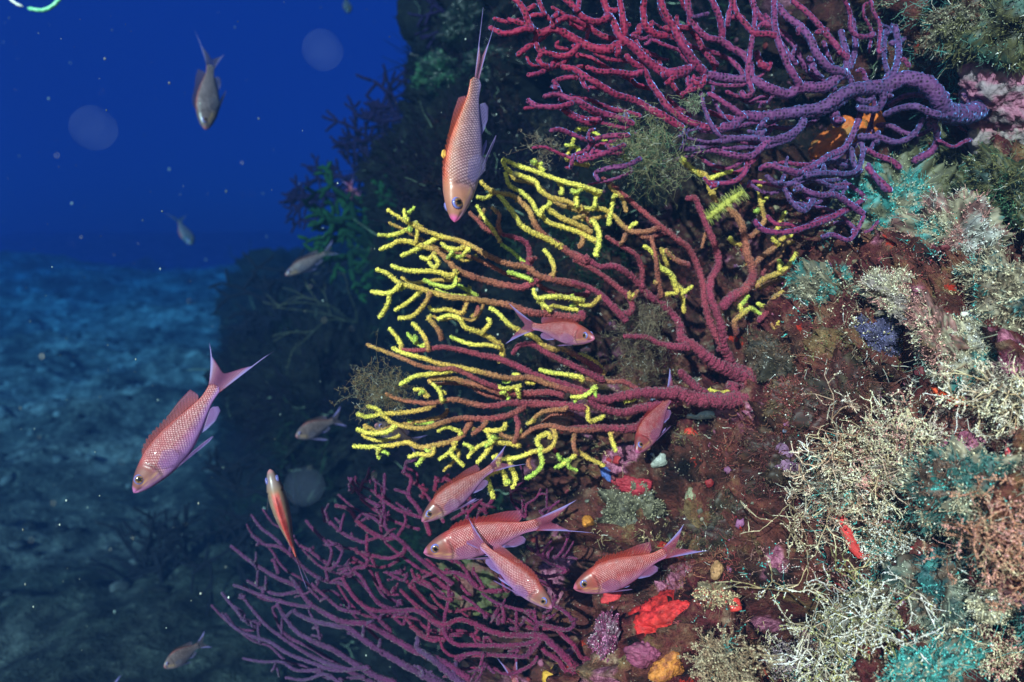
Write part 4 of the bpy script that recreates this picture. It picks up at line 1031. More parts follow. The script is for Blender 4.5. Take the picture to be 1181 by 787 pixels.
def lump(label, px, py, a, b_, col, name='sponge', cat='sponge', lobes=5, d=None, seed=1, rough=.35, group=None, mat=None, sink=.0, rot=0, col2=None, round_=.85):
    """lobed encrusting body pressed onto the rock: one skin over several lobes"""
    rng = np.random.default_rng(seed * 31 + int(px)); V, F = ICO[5 if a > 18 else 4]
    if d is None: p, nor = hit(px, py)
    else: p = at(px, py, d); nor = -p / np.linalg.norm(p)
    s = np.linalg.norm(p) / FPX; z = nor; x = R_ - z * (R_ @ z); x /= np.linalg.norm(x); y = np.cross(z, x)
    cr, sr = math.cos(rot), math.sin(rot); x, y = x * cr + y * sr, -x * sr + y * cr
    r = np.ones(len(V)) * .72
    for k in range(lobes):
        c = rng.normal(size=3); c[2] = abs(c[2]) * .6; c /= np.linalg.norm(c); r += rng.uniform(.3, .6) * np.exp((V @ c - 1) / rng.uniform(.05, .16))
    r *= 1 + rough * .9 * (.35 - np.abs(gnoise(V * 2.6 + px))) + rough * .55 * (.3 - np.abs(gnoise(V * 6 + 3))); r = np.minimum(r, 1.3) * (1 + rough * .22 * (.3 - np.abs(gnoise(V * 14 + 1))) + .05 * fbm(V * 26, 2))
    v = V * r[:, None]; W = v[:, :1] * x * a * s + v[:, 1:2] * y * b_ * s + (v[:, 2:3] * round_ - sink * .5) * z * min(a, b_) * s
    c = np.tile(col, (len(V), 1)); m = sm(-.1, .35, fbm(V * 2.4 + 7 + px, 3))[:, None]
    if col2 is not None: c = c * (1 - m) + np.array(col2) * m
    c = np.clip(c * (1 + .3 * gnoise(V * 6 + px) + rough * .9 * fbm(V * 15 + 5, 3))[:, None], .004, .95)
    o = mesh_obj(name, W, [F], mat or M_LUMP, None, c); o.location = p
    return tag(o, label, cat, group)

# turf and crust over the whole rock: nobody could count it
def turf():
    rng = np.random.default_rng(21)
    me = bpy.data.objects['reef'].data; N = len(me.vertices); co = np.empty(N * 3, np.float32); no = np.empty(N * 3, np.float32)
    me.vertices.foreach_get('co', co); me.vertex_normals.foreach_get('vector', no); co = co.reshape(-1, 3).astype(float); no = no.reshape(-1, 3).astype(float)
    dpt = co @ F_; px = 590.5 + FPX * (co @ R_) / dpt; py = 393.5 - FPX * (co @ U_) / dpt
    # --- near rock
    ok = np.where((dpt < 1.55) & (px > 380) & (px < 1300) & (py > -120) & (py < 900))[0]
    msk = fbm(co[ok] * 7 + 3, 3); keep = rng.random(len(ok)) < sm(-.35, .30, msk) * .9 + .08; ok = ok[keep]
    ok = rng.choice(ok, 62000, replace=False) if len(ok) > 62000 else ok
    p = co[ok]; n = len(ok); h = fbm(p * 6 + 40, 3); g = fbm(p * 9 + 70, 3); kk = fbm(p * 25 + 11, 2)
    pal = np.array([(.24, .09, .05), (.24, .045, .04), (.22, .17, .075), (.50, .37, .21), (.15, .075, .05)])
    idx = np.select([h < -.25, h < .0, h < .25, h < .42], [0, 1, 4, 2], 3); c = pal[idx]
    right = sm(930, 1120, px[ok] + 60 * g) * sm(-.25, .15, g); upper = sm(260, 120, py[ok]) * sm(930, 1010, px[ok])
    c = c * (1 - right[:, None]) + np.array([.26, .27, .20]) * right[:, None]
    c = c * (1 - .8 * upper[:, None]) + np.array([.12, .19, .11]) * .8 * upper[:, None]
    tl = sm(.1, .35, fbm(p * 5 + 90, 2)) * sm(1000, 1100, px[ok]); c = c * (1 - tl[:, None]) + np.array([.08, .32, .30]) * tl[:, None]
    far = sm(1.0, 1.35, p[:, 1]); c = c * (1 - .8 * far[:, None])  # turf darkened with depth to paint in the flash falloff
    c = c * rng.uniform(.45, 1.5, (n, 1)); glint = rng.random(n) < .035 + .06 * right; c[glint] = np.array([.8, .78, .66]) * rng.uniform(.6, 1.1, (glint.sum(), 1))  # whitish threads are glints painted into the turf
    c = np.clip(c, 0, .92)
    L = rng.uniform(.003, .010, n) * (1 + .9 * right + .8 * upper + .5 * sm(.1, .4, kk))
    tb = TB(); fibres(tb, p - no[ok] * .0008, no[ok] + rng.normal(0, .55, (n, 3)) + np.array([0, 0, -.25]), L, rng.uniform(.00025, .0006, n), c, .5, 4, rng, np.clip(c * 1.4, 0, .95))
    q = rng.integers(0, n, 52000); beads(tb, p[q] + no[ok][q] * rng.uniform(0, .005, (52000, 1)) + rng.normal(0, .0015, (52000, 3)), rng.uniform(.0003, .0011, 52000), np.clip(c[q] * 1.3, 0, .95), rng)
    o = tb.build('turf_algae', M_FUZZ); o['kind'] = 'stuff'; tag(o, 'short brown, maroon and grey-green algal turf felting the rock', 'turf algae')
    ok = np.where((dpt < 1.0) & (px > 800) & (px < 1300) & (py > -120) & (py < 900))[0]; p = co[ok]
    wgt = sm(-.1, .35, fbm(p * 8 + 61, 3)) * sm(880, 1060, px[ok] + 90 * fbm(p * 5 + 5, 2) + .25 * np.abs(py[ok] - 450)); ok = ok[rng.random(len(ok)) < wgt]; ok = rng.choice(ok, min(85000, len(ok)), replace=False); p = co[ok]; n = len(ok)
    c = patchy(p, [BROWN, OLIVE, CREAM, (.30, .17, .11), TEAL, ROSE, (.12, .07, .05), (.05, .20, .19)], 9, 4, rng) * .85; glint = rng.random(n) < .05; c[glint] = np.array([.92, .90, .82])  # near-white threads painted in as highlights
    tb = TB(); P = fibres(tb, p, no[ok] + rng.normal(0, .6, (n, 3)), rng.uniform(.003, .016, n), rng.uniform(.00022, .0005, n), c * .6, .6, 5, rng, np.clip(c * 1.3, 0, .95))
    q = rng.integers(0, n, 30000); beads(tb, P[q, rng.integers(1, 5, 30000)], rng.uniform(.0004, .0011, 30000), np.clip(c[q] * 1.2, 0, .95), rng)
    o = tb.build('matted_algae', M_FUZZ); o['kind'] = 'stuff'; tag(o, 'matted mixed algae and hydroids covering the near right side of the reef', 'matted algae')
    # --- dark weed on the shaded flank
    ok = np.where((dpt > 1.25) & (dpt < 4.2) & (px > 60) & (px < 900) & (py > -120) & (py < 900))[0]
    w_ = 1 / (1 + 0 * dpt[ok]); keep = rng.random(len(ok)) < sm(-.3, .35, fbm(co[ok] * 4 + 8, 3)); ok = ok[keep]
    ok = rng.choice(ok, min(26000, len(ok)), replace=False); p = co[ok]; n = len(ok); g = fbm(p * 3.5 + 12, 3)
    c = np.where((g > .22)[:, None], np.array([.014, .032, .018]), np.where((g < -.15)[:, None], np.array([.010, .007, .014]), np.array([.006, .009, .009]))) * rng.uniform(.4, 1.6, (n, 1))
    glint = rng.random(n) < .01; c[glint] = (.22, .30, .22)  # sparse pale threads painted as glints in the weed
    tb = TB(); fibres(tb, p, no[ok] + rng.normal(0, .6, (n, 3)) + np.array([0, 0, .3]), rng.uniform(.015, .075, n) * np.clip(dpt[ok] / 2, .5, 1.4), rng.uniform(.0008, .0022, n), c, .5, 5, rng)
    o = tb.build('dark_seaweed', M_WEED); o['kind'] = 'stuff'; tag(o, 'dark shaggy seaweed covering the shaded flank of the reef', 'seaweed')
    # --- small crusts and nodules
    ok = np.where((dpt < 1.35) & (px > 560) & (px < 1280) & (py > -100) & (py < 880))[0]; ok = rng.choice(ok, 1500, replace=False)
    V, F = ICO[2]; tb = TB(); pal = [(.42, .12, .20), (.38, .03, .035), (.28, .10, .22), (.50, .17, .04), (.40, .34, .24), (.16, .16, .12), (.24, .05, .06), (.30, .24, .14), (.14, .16, .24)]
    for i in ok:
        s = .0010 + .0048 * rng.random() ** 2.6; z = no[i]; v = V * (1 + .8 * gnoise(V * 1.6 + rng.random() * 90))[:, None] * s
        v -= np.outer(v @ z, z) * .6; far = float(sm(1.0, 1.3, np.array([co[i][1]]))[0])  # crusts dimmed with depth, flash falloff put into their colour
        tb.add(v + co[i], F3=F, C=np.array(pal[rng.choice(len(pal), p=[.17, .16, .13, .04, .06, .15, .16, .10, .03])]) * rng.uniform(.5, 1.1) * (1 - .7 * far))
    o = tb.build('encrusting_growth', M_LUMP); o['kind'] = 'stuff'; tag(o, 'tiny pink, red, orange and cream crusts dotted over the rock', 'encrusting growth')
turf()

# --- named tufts (photo pixel of the foot, radius in photo pixels)
tuft('fluffy grey-green algae ball caught between the crimson and yellow fans', 746, 172, 52, [OLIVE, (.26, .24, .13), (.30, .27, .15), GREEN], d=.865, n=160, fine=6, thick=.32, core=False)
tuft('ragged brown algae clump snagged on the far left tips of the yellow fan', 440, 450, 40, [(.16, .13, .06), (.24, .15, .06), (.22, .22, .16)], d=.86, n=110, fine=6, thick=.3, core=False, lean=(-.3, 0, 0))
tuft('grey-brown fuzzy algae smothering the middle stems of the yellow-tipped fan', 742, 372, 40, [(.17, .13, .08), (.24, .19, .12), (.13, .09, .06)], d=.915, n=110, fine=6, thick=.32, core=False)
tuft('smaller brown algae fuzz under the middle stems of the yellow-tipped fan', 738, 415, 36, [(.15, .10, .06), (.21, .16, .09), (.11, .07, .05)], d=.93, n=90, fine=6, thick=.32, core=False)
tuft('thin wispy hydroid sprig hanging left below the crimson fan', 628, 176, 30, [(.22, .14, .09), (.30, .26, .18)], d=.88, n=34, fine=5, thick=.3, core=False, name='hydroid_sprig', cat='hydroid', group=None)
tuft('small pale green fuzz on the middle of the crimson fan', 800, 118, 15, [(.20, .26, .14), (.34, .36, .24)], d=.85, n=50, fine=4, thick=.3, core=False)
T = tuft
T('pale cream and teal plume leaning left, just under the violet branches', 1030, 245, 56, [CREAM, TEAL, (.36, .36, .22), OLIVE], (-.5, .7, .4), n=150)
T('tall teal-edged ridge of weed slanting down right beside a dark hollow', 1098, 285, 52, [TEAL, CREAM, ROSE, WHITE], (-.4, .8, .3), n=140)
T('pinkish white feathery tuft at the centre of the upper right reef', 1042, 338, 42, [ROSE, CREAM, (.62, .5, .46)], (-.2, .6, .4), n=130)
T('wide beige tuft with a teal crest, right beside the yellow fan\'s tips', 965, 352, 52, [CREAM, (.34, .30, .20), TEAL, (.30, .20, .15)], (-.6, .4, .4), n=150)
T('beige fringe of weed under the pinkish white tuft', 1080, 392, 44, [CREAM, ROSE, (.30, .20, .12)], (-.2, .1, .6), n=110)
T('dark green glinting mat of weed below the violet fan\'s foot', 1100, 205, 62, [GREEN, OLIVE, (.07, .11, .06), (.26, .32, .18)], (-.3, .2, .3), n=170)
T('dark green mat of weed against the right edge above the dark hollow', 1165, 225, 50, [GREEN, OLIVE, (.07, .14, .12)], (0, .2, .3), n=120)
T('green-grey weed mat in the top right corner', 1156, 12, 56, [GREEN, (.24, .27, .18), OLIVE, (.12, .26, .20)], (-.1, -.1, .3), n=170)
T('brown-green weed with pale glints, between the violet fan and the corner mat', 1108, 30, 30, [OLIVE, (.30, .27, .18), BROWN], (-.2, 0, .3), n=130)
T('bright turquoise weed against the right edge, below the white spike', 1160, 345, 50, [TEAL, (.30, .22, .15), CREAM, (.10, .24, .24), (.40, .50, .42)], (-.2, .3, .4), n=140)
T('turquoise and white fringed weed just above the white branching bush', 1120, 405, 46, [TEAL, CREAM, WHITE], (-.4, 0, .5), n=120)
T('white stiff branching bush at the right edge, mid height', 1172, 458, 52, [WHITE, CREAM, (.7, .6, .5)], (-.9, .1, .3), n=50, fine=4, thick=.9, name='bryozoan_bush', cat='bryozoan', group='pale branching bushes on the reef')
T('largest cream twiggy bush, in the lower right centre', 985, 560, 74, [WHITE, (.62, .46, .36), CREAM, (.34, .20, .14), (.70, .62, .52)], (-.6, .5, .4), n=90, fine=4, thick=.75, name='bryozoan_bush', cat='bryozoan', group='pale branching bushes on the reef', long=1.0)
T('pale pink twiggy bush rising behind the largest cream bush', 1040, 528, 46, [ROSE, CREAM, (.5, .4, .36)], (-.3, .6, .3), n=90, thick=.6, name='bryozoan_bush', cat='bryozoan', group='pale branching bushes on the reef')
T('turquoise weed cushion right of the largest cream bush', 1105, 570, 52, [TEAL, (.24, .14, .10), (.08, .24, .22), CREAM, (.45, .52, .40)], (0, .2, .5), n=150)
T('cream bush hanging right of the red encrusted stick', 1035, 640, 52, [(.55, .48, .34), WHITE, (.34, .24, .15), TEAL], (-.2, -.2, .5), n=80, thick=.6, name='bryozoan_bush', cat='bryozoan', group='pale branching bushes on the reef')
T('cream and olive bush with long forking twigs reaching left, below the red stick', 1000, 728, 70, [CREAM, (.42, .40, .16), WHITE, (.36, .30, .18)], (-1.0, -.1, .2), n=70, fine=3, thick=.75, name='bryozoan_bush', cat='bryozoan', group='pale branching bushes on the reef', long=1.1)
T('broad blue-green weed patch in the lower right between cream bushes', 1092, 690, 62, [TEAL, (.07, .22, .24), (.26, .18, .13), (.42, .46, .36), (.12, .22, .20)], (0, .1, .5), n=170)
T('pale tufted cushion on the blue-green weed patch', 1112, 688, 26, [WHITE, CREAM, TEAL], (0, .2, .6), n=80)
T('second pale cushion, further right on the blue-green weed patch', 1150, 697, 24, [WHITE, CREAM, (.5, .45, .3)], (0, .2, .6), n=80)
T('cream and pink bush on the right edge above the pale cushions', 1168, 620, 50, [CREAM, ROSE, (.6, .3, .2), (.36, .26, .16)], (-.3, .1, .4), n=120, thick=.55, name='bryozoan_bush', cat='bryozoan', group='pale branching bushes on the reef')
T('reddish cream bush in the bottom right corner', 1158, 768, 50, [ROSE, CREAM, (.35, .10, .10)], (-.2, .2, .4), n=110, thick=.55, name='bryozoan_bush', cat='bryozoan', group='pale branching bushes on the reef')
T('cream speckled bush on the bottom edge, below the dark hole', 838, 776, 44, [(.5, .42, .28), (.32, .22, .14), (.66, .56, .36)], (-.2, .3, .4), n=80, thick=.55, name='bryozoan_bush', cat='bryozoan', group='pale branching bushes on the reef')
T('low cream and mauve bush at the bottom, next to the forking twigs', 905, 782, 46, [CREAM, (.40, .30, .34), (.3, .26, .2)], (-.1, .4, .4), n=100, thick=.55, name='bryozoan_bush', cat='bryozoan', group='pale branching bushes on the reef')
T('pale tufts hanging in the bottom centre of the cream bushes', 1070, 765, 46, [CREAM, TEAL, (.4, .34, .24)], (-.2, .1, .4), n=110)
T('rusty weed cuff wrapped round the foot of the yellow-tipped fan', 912, 462, 26, [BROWN, (.24, .06, .05), (.20, .12, .06)], (0, .2, .4), n=80)
T('brown velvety weed hump below the foot of the yellow-tipped fan', 900, 545, 54, [BROWN, (.14, .04, .035), (.10, .06, .035)], (0, .2, .4), n=170)
T('dark brown velvety weed hump left of the beige lobes', 985, 470, 58, [BROWN, (.16, .05, .04), (.11, .08, .045)], (0, .2, .4), n=180)
T('olive brown weed hump under the orange-red fish\'s tail', 845, 610, 50, [BROWN, (.12, .09, .05), (.15, .05, .04)], (0, .2, .4), n=150)
T('brown weed patch right of the yellow fan\'s foot, under its short right tips', 900, 415, 40, [BROWN, (.16, .10, .06), (.10, .08, .05)], (0, .2, .4), n=110)
T('reddish brown weed above the turquoise cushion, right of the beige lobes', 1130, 500, 46, [BROWN, (.2, .06, .05), (.26, .16, .1)], (-.2, .1, .4), n=120)
T('bright green weed knobs on the dark outcrop behind the big diving fish', 512, 88, 30, [(.03, .13, .06), (.015, .05, .035), (.08, .26, .12)], (0, .4, .4), n=90, thick=1.0)
T('dim green weed on the outcrop right of the big fish\'s tail', 568, 82, 34, [(.018, .07, .04), (.012, .035, .03), (.06, .18, .09)], (0, .4, .4), n=90, thick=1.0)
T('dark green weed at the top edge, left of the crimson fan', 540, 35, 30, [(.016, .05, .03), (.012, .03, .025)], (0, .4, .4), n=80, thick=1.0)

# --- sponges, crusts and shells
lump('bright red lobed sponge below the orange-red fish', 766, 722, 44, 27, (.56, .030, .024), lobes=9, rough=.9, col2=(.62, .03, .03), round_=.9, rot=-.15)
lump('little red sponge knob under the orange-red fish\'s chin', 706, 690, 11, 9, (.58, .04, .045), lobes=3)
lump('small red sponge right of the lobed red one, by the dark hole', 842, 693, 13, 9, (.62, .05, .04), lobes=3)
T('lilac pink crust of coralline knobs above the bottom edge', 695, 738, 27, [(.58, .22, .40), (.36, .08, .18), (.66, .40, .50)], (0, .2, .4), n=60, fuzz=.35, name='coralline_crust', cat='coralline algae', group=None)
lump('orange sponge clump at the bottom, below the red sponge', 770, 768, 20, 14, (.55, .20, .04), lobes=5, col2=(.30, .09, .03))
lump('yellow-orange sponge at the bottom edge beside the lilac crust', 648, 778, 17, 14, (.80, .42, .05), lobes=5, d=1.0)
T('grey-green speckled mound behind the orange-red fish\'s tail', 730, 592, 40, [(.22, .20, .12), (.34, .31, .20), (.15, .13, .08)], (0, .2, .4), n=130, fuzz=.5)
T('speckled cream and red mound right of the lobed red sponge', 825, 690, 24, [(.42, .08, .06), (.62, .48, .28), (.26, .06, .05)], (0, .2, .4), n=80, fuzz=.5)
lump('small orange sponge on the left side of the grey-green lump', 678, 602, 9, 12, (.70, .26, .04), lobes=3)
lump('tan stubby sponge above the dark hole', 827, 656, 9, 11, (.42, .22, .10), lobes=3)
lump('powder blue sponge under the yellow fan\'s lowest stems', 700, 546, 11, 9, (.10, .16, .46), lobes=3)
lump('crimson crust beside the powder blue sponge', 728, 560, 20, 12, (.34, .025, .04), lobes=6, name='red_crust', cat='encrusting sponge')
lump('pink wavy crust where the yellow fan meets the rock', 838, 478, 16, 10, (.46, .16, .18), lobes=6, rough=.6, name='coralline_crust', cat='coralline algae')
lump('shiny blue-white shell fragment under the yellow fan\'s foot', 812, 479, 17, 6, (.42, .56, .60), lobes=3, name='shell_fragment', cat='shell', mat=M_SHELL, rot=.3, col2=(.75, .75, .65))
lump('red crust spot just below the blue-white shell fragment', 796, 499, 9, 8, (.62, .05, .03), lobes=3, name='red_crust', cat='encrusting sponge')
lump('pale grey shell fragment below the deep red fish', 760, 532, 12, 8, (.26, .28, .25), lobes=4, name='shell_fragment', cat='shell', mat=M_SHELL)
lump('pale olive knob above the grey-green lump', 797, 572, 7, 8, (.26, .26, .16), lobes=3)
T('lavender blue sponge patch among the brown weed, right of the yellow fan', 1012, 391, 26, [(.14, .14, .32), (.20, .18, .36), (.10, .08, .12)], (0, .1, .4), n=60, fuzz=.25, name='sponge', cat='sponge', group=None)
lump('upper cream lobe of the beige leafy growth', 1046, 487, 10, 13, (.66, .54, .34), lobes=3, name='leafy_growth', cat='encrusting growth', rot=.4, mat=M_SHELL)
lump('round beige leafy lobe right of the cream one', 1068, 507, 17, 13, (.52, .45, .32), lobes=5, name='leafy_growth', cat='encrusting growth', mat=M_SHELL, col2=(.40, .34, .22))
lump('lowest beige leafy lobe, with a small orange bead beneath', 1084, 519, 15, 12, (.60, .54, .40), lobes=4, name='leafy_growth', cat='encrusting growth', mat=M_SHELL, col2=(.46, .40, .26))
lump('small orange bead under the beige leafy lobes', 1067, 528, 5, 4, (.80, .34, .05), lobes=2)
lump('bright orange-red crust, the left and larger of a pair among brown weed', 1087, 454, 11, 7, (.80, .10, .03), lobes=3)
lump('bright orange-red crust, the right lower one of the pair', 1106, 464, 11, 8, (.72, .08, .03), lobes=3)
lump('ochre crust knob above right of the orange-red pair', 1122, 443, 9, 6, (.56, .26, .06), lobes=3)
lump('dull red round knob beside the white shell', 1123, 323, 9, 13, (.62, .06, .04), lobes=2, rough=.15)
lump('glaring white shell on the turquoise weed', 1127, 367, 10, 14, (.92, .90, .82), lobes=3, name='white_shell', cat='shell', mat=M_SHELL, rot=.3, round_=.9)
lump('red shell with a white rim at the right edge', 1166, 518, 14, 7, (.60, .05, .06), lobes=3, name='red_shell', cat='shell', mat=M_SHELL, rot=-.5, col2=(.85, .8, .7))
lump('brown ringed polyp in the dark brown weed', 980, 484, 10, 9, (.24, .12, .08), lobes=6, rough=.8, name='cup_polyp', cat='polyp')
lump('yellow-orange bead at the left foot of the largest cream bush', 926, 537, 7, 6, (.80, .40, .05), lobes=2)
lump('mauve knobbly crust left of the yellow-orange bead', 908, 530, 17, 17, (.24, .12, .22), lobes=8, rough=.8, name='coralline_crust', cat='coralline algae')
lump('pinkish mauve knobbly rock crust right of the violet fan\'s foot', 1146, 108, 34, 30, (.34, .13, .20), lobes=8, rough=.6, name='coralline_crust', cat='coralline algae', col2=(.26, .20, .22))
lump('grey rounded rock crust in the right margin below the pinkish one', 1168, 150, 28, 30, (.30, .24, .24), lobes=6, rough=.5, name='coralline_crust', cat='coralline algae', col2=(.36, .14, .18))
lump('orange sponge peeping out behind the violet branches, the left larger half', 960, 166, 30, 20, (.60, .13, .02), d=1.02, lobes=4, rough=.2, rot=.4, col2=(.30, .13, .03))
lump('orange sponge peeping out behind the violet branches, the right smaller half', 1005, 144, 17, 17, (.66, .15, .02), d=1.03, lobes=4, rough=.2, rot=.6)
lump('mottled green and brown sponge inside the purple fan, under the crossing fish', 545, 672, 38, 26, (.075, .080, .03), d=1.08, lobes=7, rough=.8, col2=(.15, .05, .045), rot=-.5)
lump('dull magenta crust on the bottom edge right of the lilac one', 745, 752, 18, 14, (.26, .06, .12), lobes=6, rough=.7, name='coralline_crust', cat='coralline algae')

# --- red stick with pale growth on it
def stick():
    P = [hit(x, y, .034)[0] for x, y in ((934, 596), (948, 612), (962, 626), (972, 645), (984, 662), (1004, 674))]
    P = np.array(P); P = P * .5 + np.array([P[0] + (P[-1] - P[0]) * t for t in np.linspace(0, 1, 6)]) * .5
    root = thing('encrusted_stick', 'red stick-like branch edged with white growth, slanting between cream bushes', 'sea whip', P[0])
    tb = TB(); tb.tube(P - P[0], [.004, .0052, .0056, .0054, .0046, .0034], (.62, .05, .045), .0018, 8, .12); tb.build('stem', M_LUMP, root)
    rng = np.random.default_rng(4); tb = TB(); k = rng.integers(0, 5, 260); f = rng.random((260, 1)); b = P[k] * (1 - f) + P[k + 1] * f - P[0]
    up = np.array([.6, -.5, .6]); fibres(tb, b + up * .003, up + rng.normal(0, .6, (260, 3)), rng.uniform(.003, .009, 260), .0005, pick([WHITE, CREAM, TEAL], 260, rng), .5, 4, rng)
    tb.build('white_growth', M_FUZZ, root)
stick()

def feather():
    rng = np.random.default_rng(8); a, b = at(815, 253, .835), at(859, 221, .825); o_ = (a + b) / 2
    t = np.linspace(0, 1, 8)[:, None]; P = a + (b - a) * t + np.sin(t * 3) * np.array([0, 0, .002]) - o_
    root = thing('feathery_polyp_cluster', 'bristly yellow-green feathery animal gripping a twig of the yellow fan', 'crinoid', o_)
    tb = TB(); tb.tube(P, [.0018, .003, .0035, .0036, .0036, .0034, .003, .0016], (.46, .45, .09), .0012, 8, .15); tb.build('body', M_SOFT, root)
    tb = TB(); n = 420; k = rng.integers(0, 7, n); f = rng.random((n, 1)); bb = P[k] * (1 - f) + P[k + 1] * f; ax = (b - a) / np.linalg.norm(b - a)
    d = rng.normal(size=(n, 3)); d -= np.outer(d @ ax, ax) * .85
    fibres(tb, bb, d, rng.uniform(.006, .0105, n), .0003, pick([(.46, .47, .10), (.58, .56, .20), (.32, .38, .10)], n, rng), .15, 3, rng); tb.build('bristles', M_FUZZ, root)
feather()

def cord():
    pts = np.array([at(x, y, .55) for x, y in ((2, -14), (10, -3), (18, 4), (27, 8), (38, 11), (50, 12), (61, 7), (69, -2), (73, -14))]); o_ = pts[4]
    root = thing('drifting_thread', 'pale green curved thread dangling into the top left corner', 'drifting thread', o_)
    tb = TB(); tb.tube(pts[:4] - o_, .0010, (.62, .75, .70), .002, 8); tb.build('pale_end', M_SHELL, root)
    tb = TB(); tb.tube(np.vstack([pts[3:4] * .6 + pts[4:5] * .4, pts[4:]]) - o_, .0014, (.16, .62, .36), .002, 8); tb.build('strand', M_SHELL, root)
cord()
def spike():
    a, b = hit(1172, 262, .03)[0], hit(1186, 312, .012)[0]; tb = TB(); tb.tube([a - a, (b - a) * .5 + [.002, 0, 0], (b - a) * 1.1], [.0022, .0035, .003], [(.88, .86, .76), (.80, .72, .5), (.5, .4, .3)], .0015, 8, .1)
    o = tb.build('worm_tube', M_SHELL); o.location = a; tag(o, 'white spike-shaped tube sticking up at the right edge', 'worm tube')
spike()

# --- corals further back
def branching(name, label, cat, base, tips_dir, size, col, mat, r, gen=4, seed=1, group=None, tipcol=None, spreadz=.25, kids=(2, 3), wob=.35, fan=.55):
    """a colony that forks a few times in one rough plane facing the lens"""
    rng = np.random.default_rng(seed); o_ = base; tb = TB(); col = np.array(col); tipcol = np.array(tipcol) if tipcol is not None else col
    def grow(p, ang, L, rad, g):
        q = p; pts = [p]; a = ang; y = rng.normal(0, spreadz)
        for s in range(3):
            a += rng.normal(0, wob * .35); q = q + L / 3 * (math.cos(a) * R_ + math.sin(a) * U_ + y * F_); pts.append(q)
        c0 = col + (tipcol - col) * (1 - g / gen); c1 = col + (tipcol - col) * (1 - (g - 1) / gen)
        tb.tube(pts, np.linspace(rad, rad * .82, 4), np.linspace(c0, c1, 4), r * .7, 7, .12, rng)
        if g > 1:
            for k in range(rng.integers(*kids, endpoint=True)):
                grow(pts[3] if k == 0 else pts[rng.integers(1, 4)], a + rng.normal(0, fan) + (0 if k == 0 else rng.choice([-.6, .6])), L * rng.uniform(.65, .95), rad * .85, g - 1)
    n0 = 3
    for k in range(n0): grow(np.zeros(3), tips_dir + (k - 1) * .55, size * rng.uniform(.25, .36), r * 1.3, gen)
    o = tb.build(name, mat); o.location = o_
    return tag(o, label, cat, group)
G1, G2 = (.003, .014, .011), (.010, .045, .018)
branching('finger_coral', 'large dark green finger coral behind the big diving fish', 'soft coral', at(505, 262, 1.80), 1.9, .24, G1, M_WEED, .0085, 5, 3, 'green finger corals', G2, kids=(2, 3))
branching('finger_coral', 'green finger coral standing out left towards the dim blue-grey fish', 'soft coral', at(432, 290, 1.95), 2.6, .20, G1, M_WEED, .0080, 5, 5, 'green finger corals', G2, kids=(2, 3))
branching('finger_coral', 'small green finger coral between the two larger ones', 'soft coral', at(448, 262, 1.95), 2.3, .14, G1, M_WEED, .0075, 4, 9, 'green finger corals', G2, kids=(2, 2))
DK = (.012, .008, .035)
branching('dark_sea_fan', 'dark navy sea fan silhouetted against blue water, left of the finger corals', 'sea fan', at(405, 240, 2.3), 1.9, .26, DK, M_WEED, .006, 5, 2, 'dark sea fans in the background')
branching('dark_sea_fan', 'dark navy sea fan rising behind the top of the finger corals', 'sea fan', at(452, 222, 2.2), 1.75, .26, DK, M_WEED, .006, 5, 4, 'dark sea fans in the background')
branching('dark_sea_fan', 'dark spiky sea fan at the outcrop edge left of the big fish\'s tail', 'sea fan', at(505, 160, 2.0), 2.3, .24, DK, M_WEED, .006, 5, 6, 'dark sea fans in the background')
branching('dark_sea_fan', 'dark sea fan cut by the top edge, beside the crimson fan', 'sea fan', at(585, 40, 1.7), 1.6, .20, DK, M_WEED, .005, 5, 8, 'dark sea fans in the background')
branching('dark_sea_fan', 'shadowy sea fan below the dim blue-grey fish', 'sea fan', at(372, 400, 2.4), 2.3, .34, (.008, .009, .016), M_WEED, .006, 5, 12, 'dark sea fans in the background', fan=.7)
branching('dark_sea_fan', 'shadowy sea fan in the dark beneath the violet-grey fish', 'sea fan', at(345, 590, 2.1), 2.6, .34, (.008, .009, .014), M_WEED, .005, 5, 14, 'dark sea fans in the background', fan=.7)
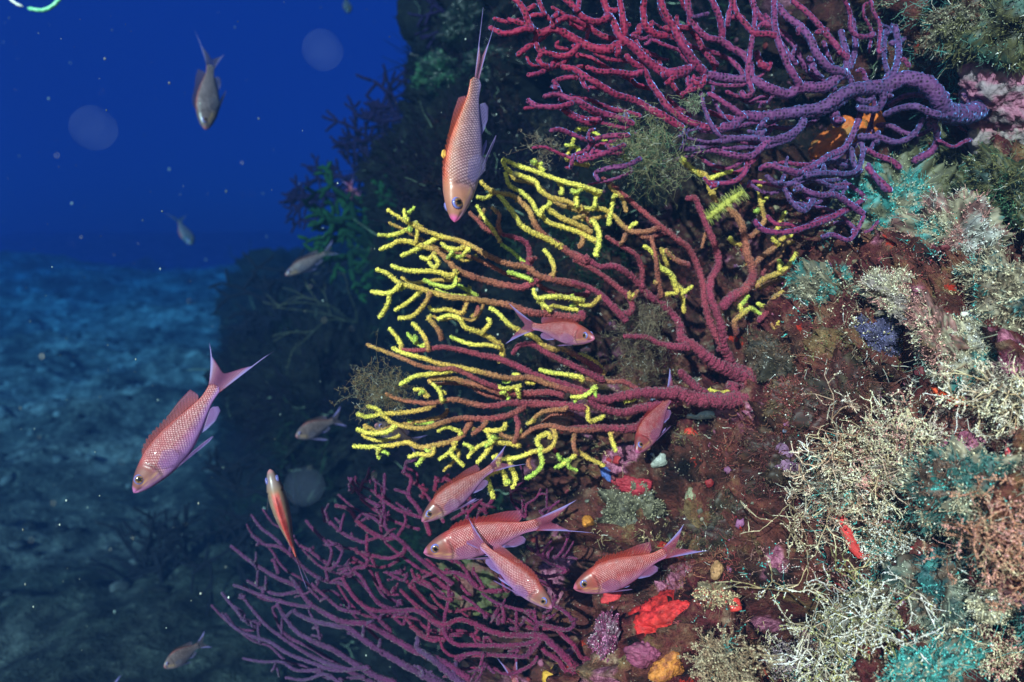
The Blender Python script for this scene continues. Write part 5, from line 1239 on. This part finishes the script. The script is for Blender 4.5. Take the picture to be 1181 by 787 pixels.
branching('dark_sea_fan', 'shadowy sea fan low in the lower left dark, above the small dull fish', 'sea fan', at(235, 700, 2.3), 2.3, .36, (.009, .010, .014), M_WEED, .006, 5, 16, 'dark sea fans in the background', fan=.7)
branching('sea_whip', 'thin pale straggly whip hanging in the dark right of the dim blue-grey fish', 'sea whip', at(412, 372, 1.9), 2.55, .26, (.02, .03, .02), M_WEED, .0008, 4, 21, None, (.10, .11, .07), kids=(1, 2), fan=.3)

# --- drifting particles
def snow():
    rng = np.random.default_rng(33); V, F = ICO[1]; tb = TB()
    for k in range(560):
        d = .35 + 2.6 * rng.random() ** 1.3; x = rng.uniform(-60, 1240) if rng.random() < .35 else rng.uniform(-60, 640); p = at(x, rng.uniform(-40, 820), d)
        if x > 620 and d > .75: continue
        s = (.25 + 1.1 * rng.random() ** 4) * .0011 * d ** .8
        tb.add(V * s * np.array([1, 1, 1 + rng.random()]) + p, F3=F, C=np.array([.75, .85, .75]) * (.12 + .9 * rng.random() ** 2))
    o = tb.build('marine_snow', M_SHELL); o['kind'] = 'stuff'; tag(o, 'pale specks drifting in the water', 'marine snow')
snow()
def backscatter_mat():
    b = NB('backscatter_film'); b.out((.25, .36, .55), .7, .05); tr = b.n('BsdfTransparent'); mx = b.n('MixShader')
    lw = b.n('LayerWeight', _Blend=.35); b.l(b.ramp(lw.outputs['Facing'], [(.0, .030), (.70, .032), (.93, .07), (1.0, .01)]), mx.inputs[0])
    b.l(tr.outputs[0], mx.inputs[1]); b.l(b.p.outputs[0], mx.inputs[2]); b.l(mx.outputs[0], b.t.nodes['Material Output'].inputs[0]); return b.m
MJ = backscatter_mat()  # for clear spheres standing in for out-of-focus backscatter particles
for px, py, r, lab in ((351, 561, 23, 'round out-of-focus backscatter spot beside the red-striped hanging fish'), (108, 148, 25, 'round out-of-focus backscatter spot at upper left, in open water'), (372, 58, 23, 'faint out-of-focus backscatter spot near the top, left of the outcrop')):
    V, F = ICO[4]; o = mesh_obj('backscatter_spot', V * r / FPX * .62 * (1 + .04 * gnoise(V * 2))[:, None], [F], MJ); o.location = at(px, py, .62); tag(o, lab, 'backscatter particle', 'out-of-focus backscatter spots')
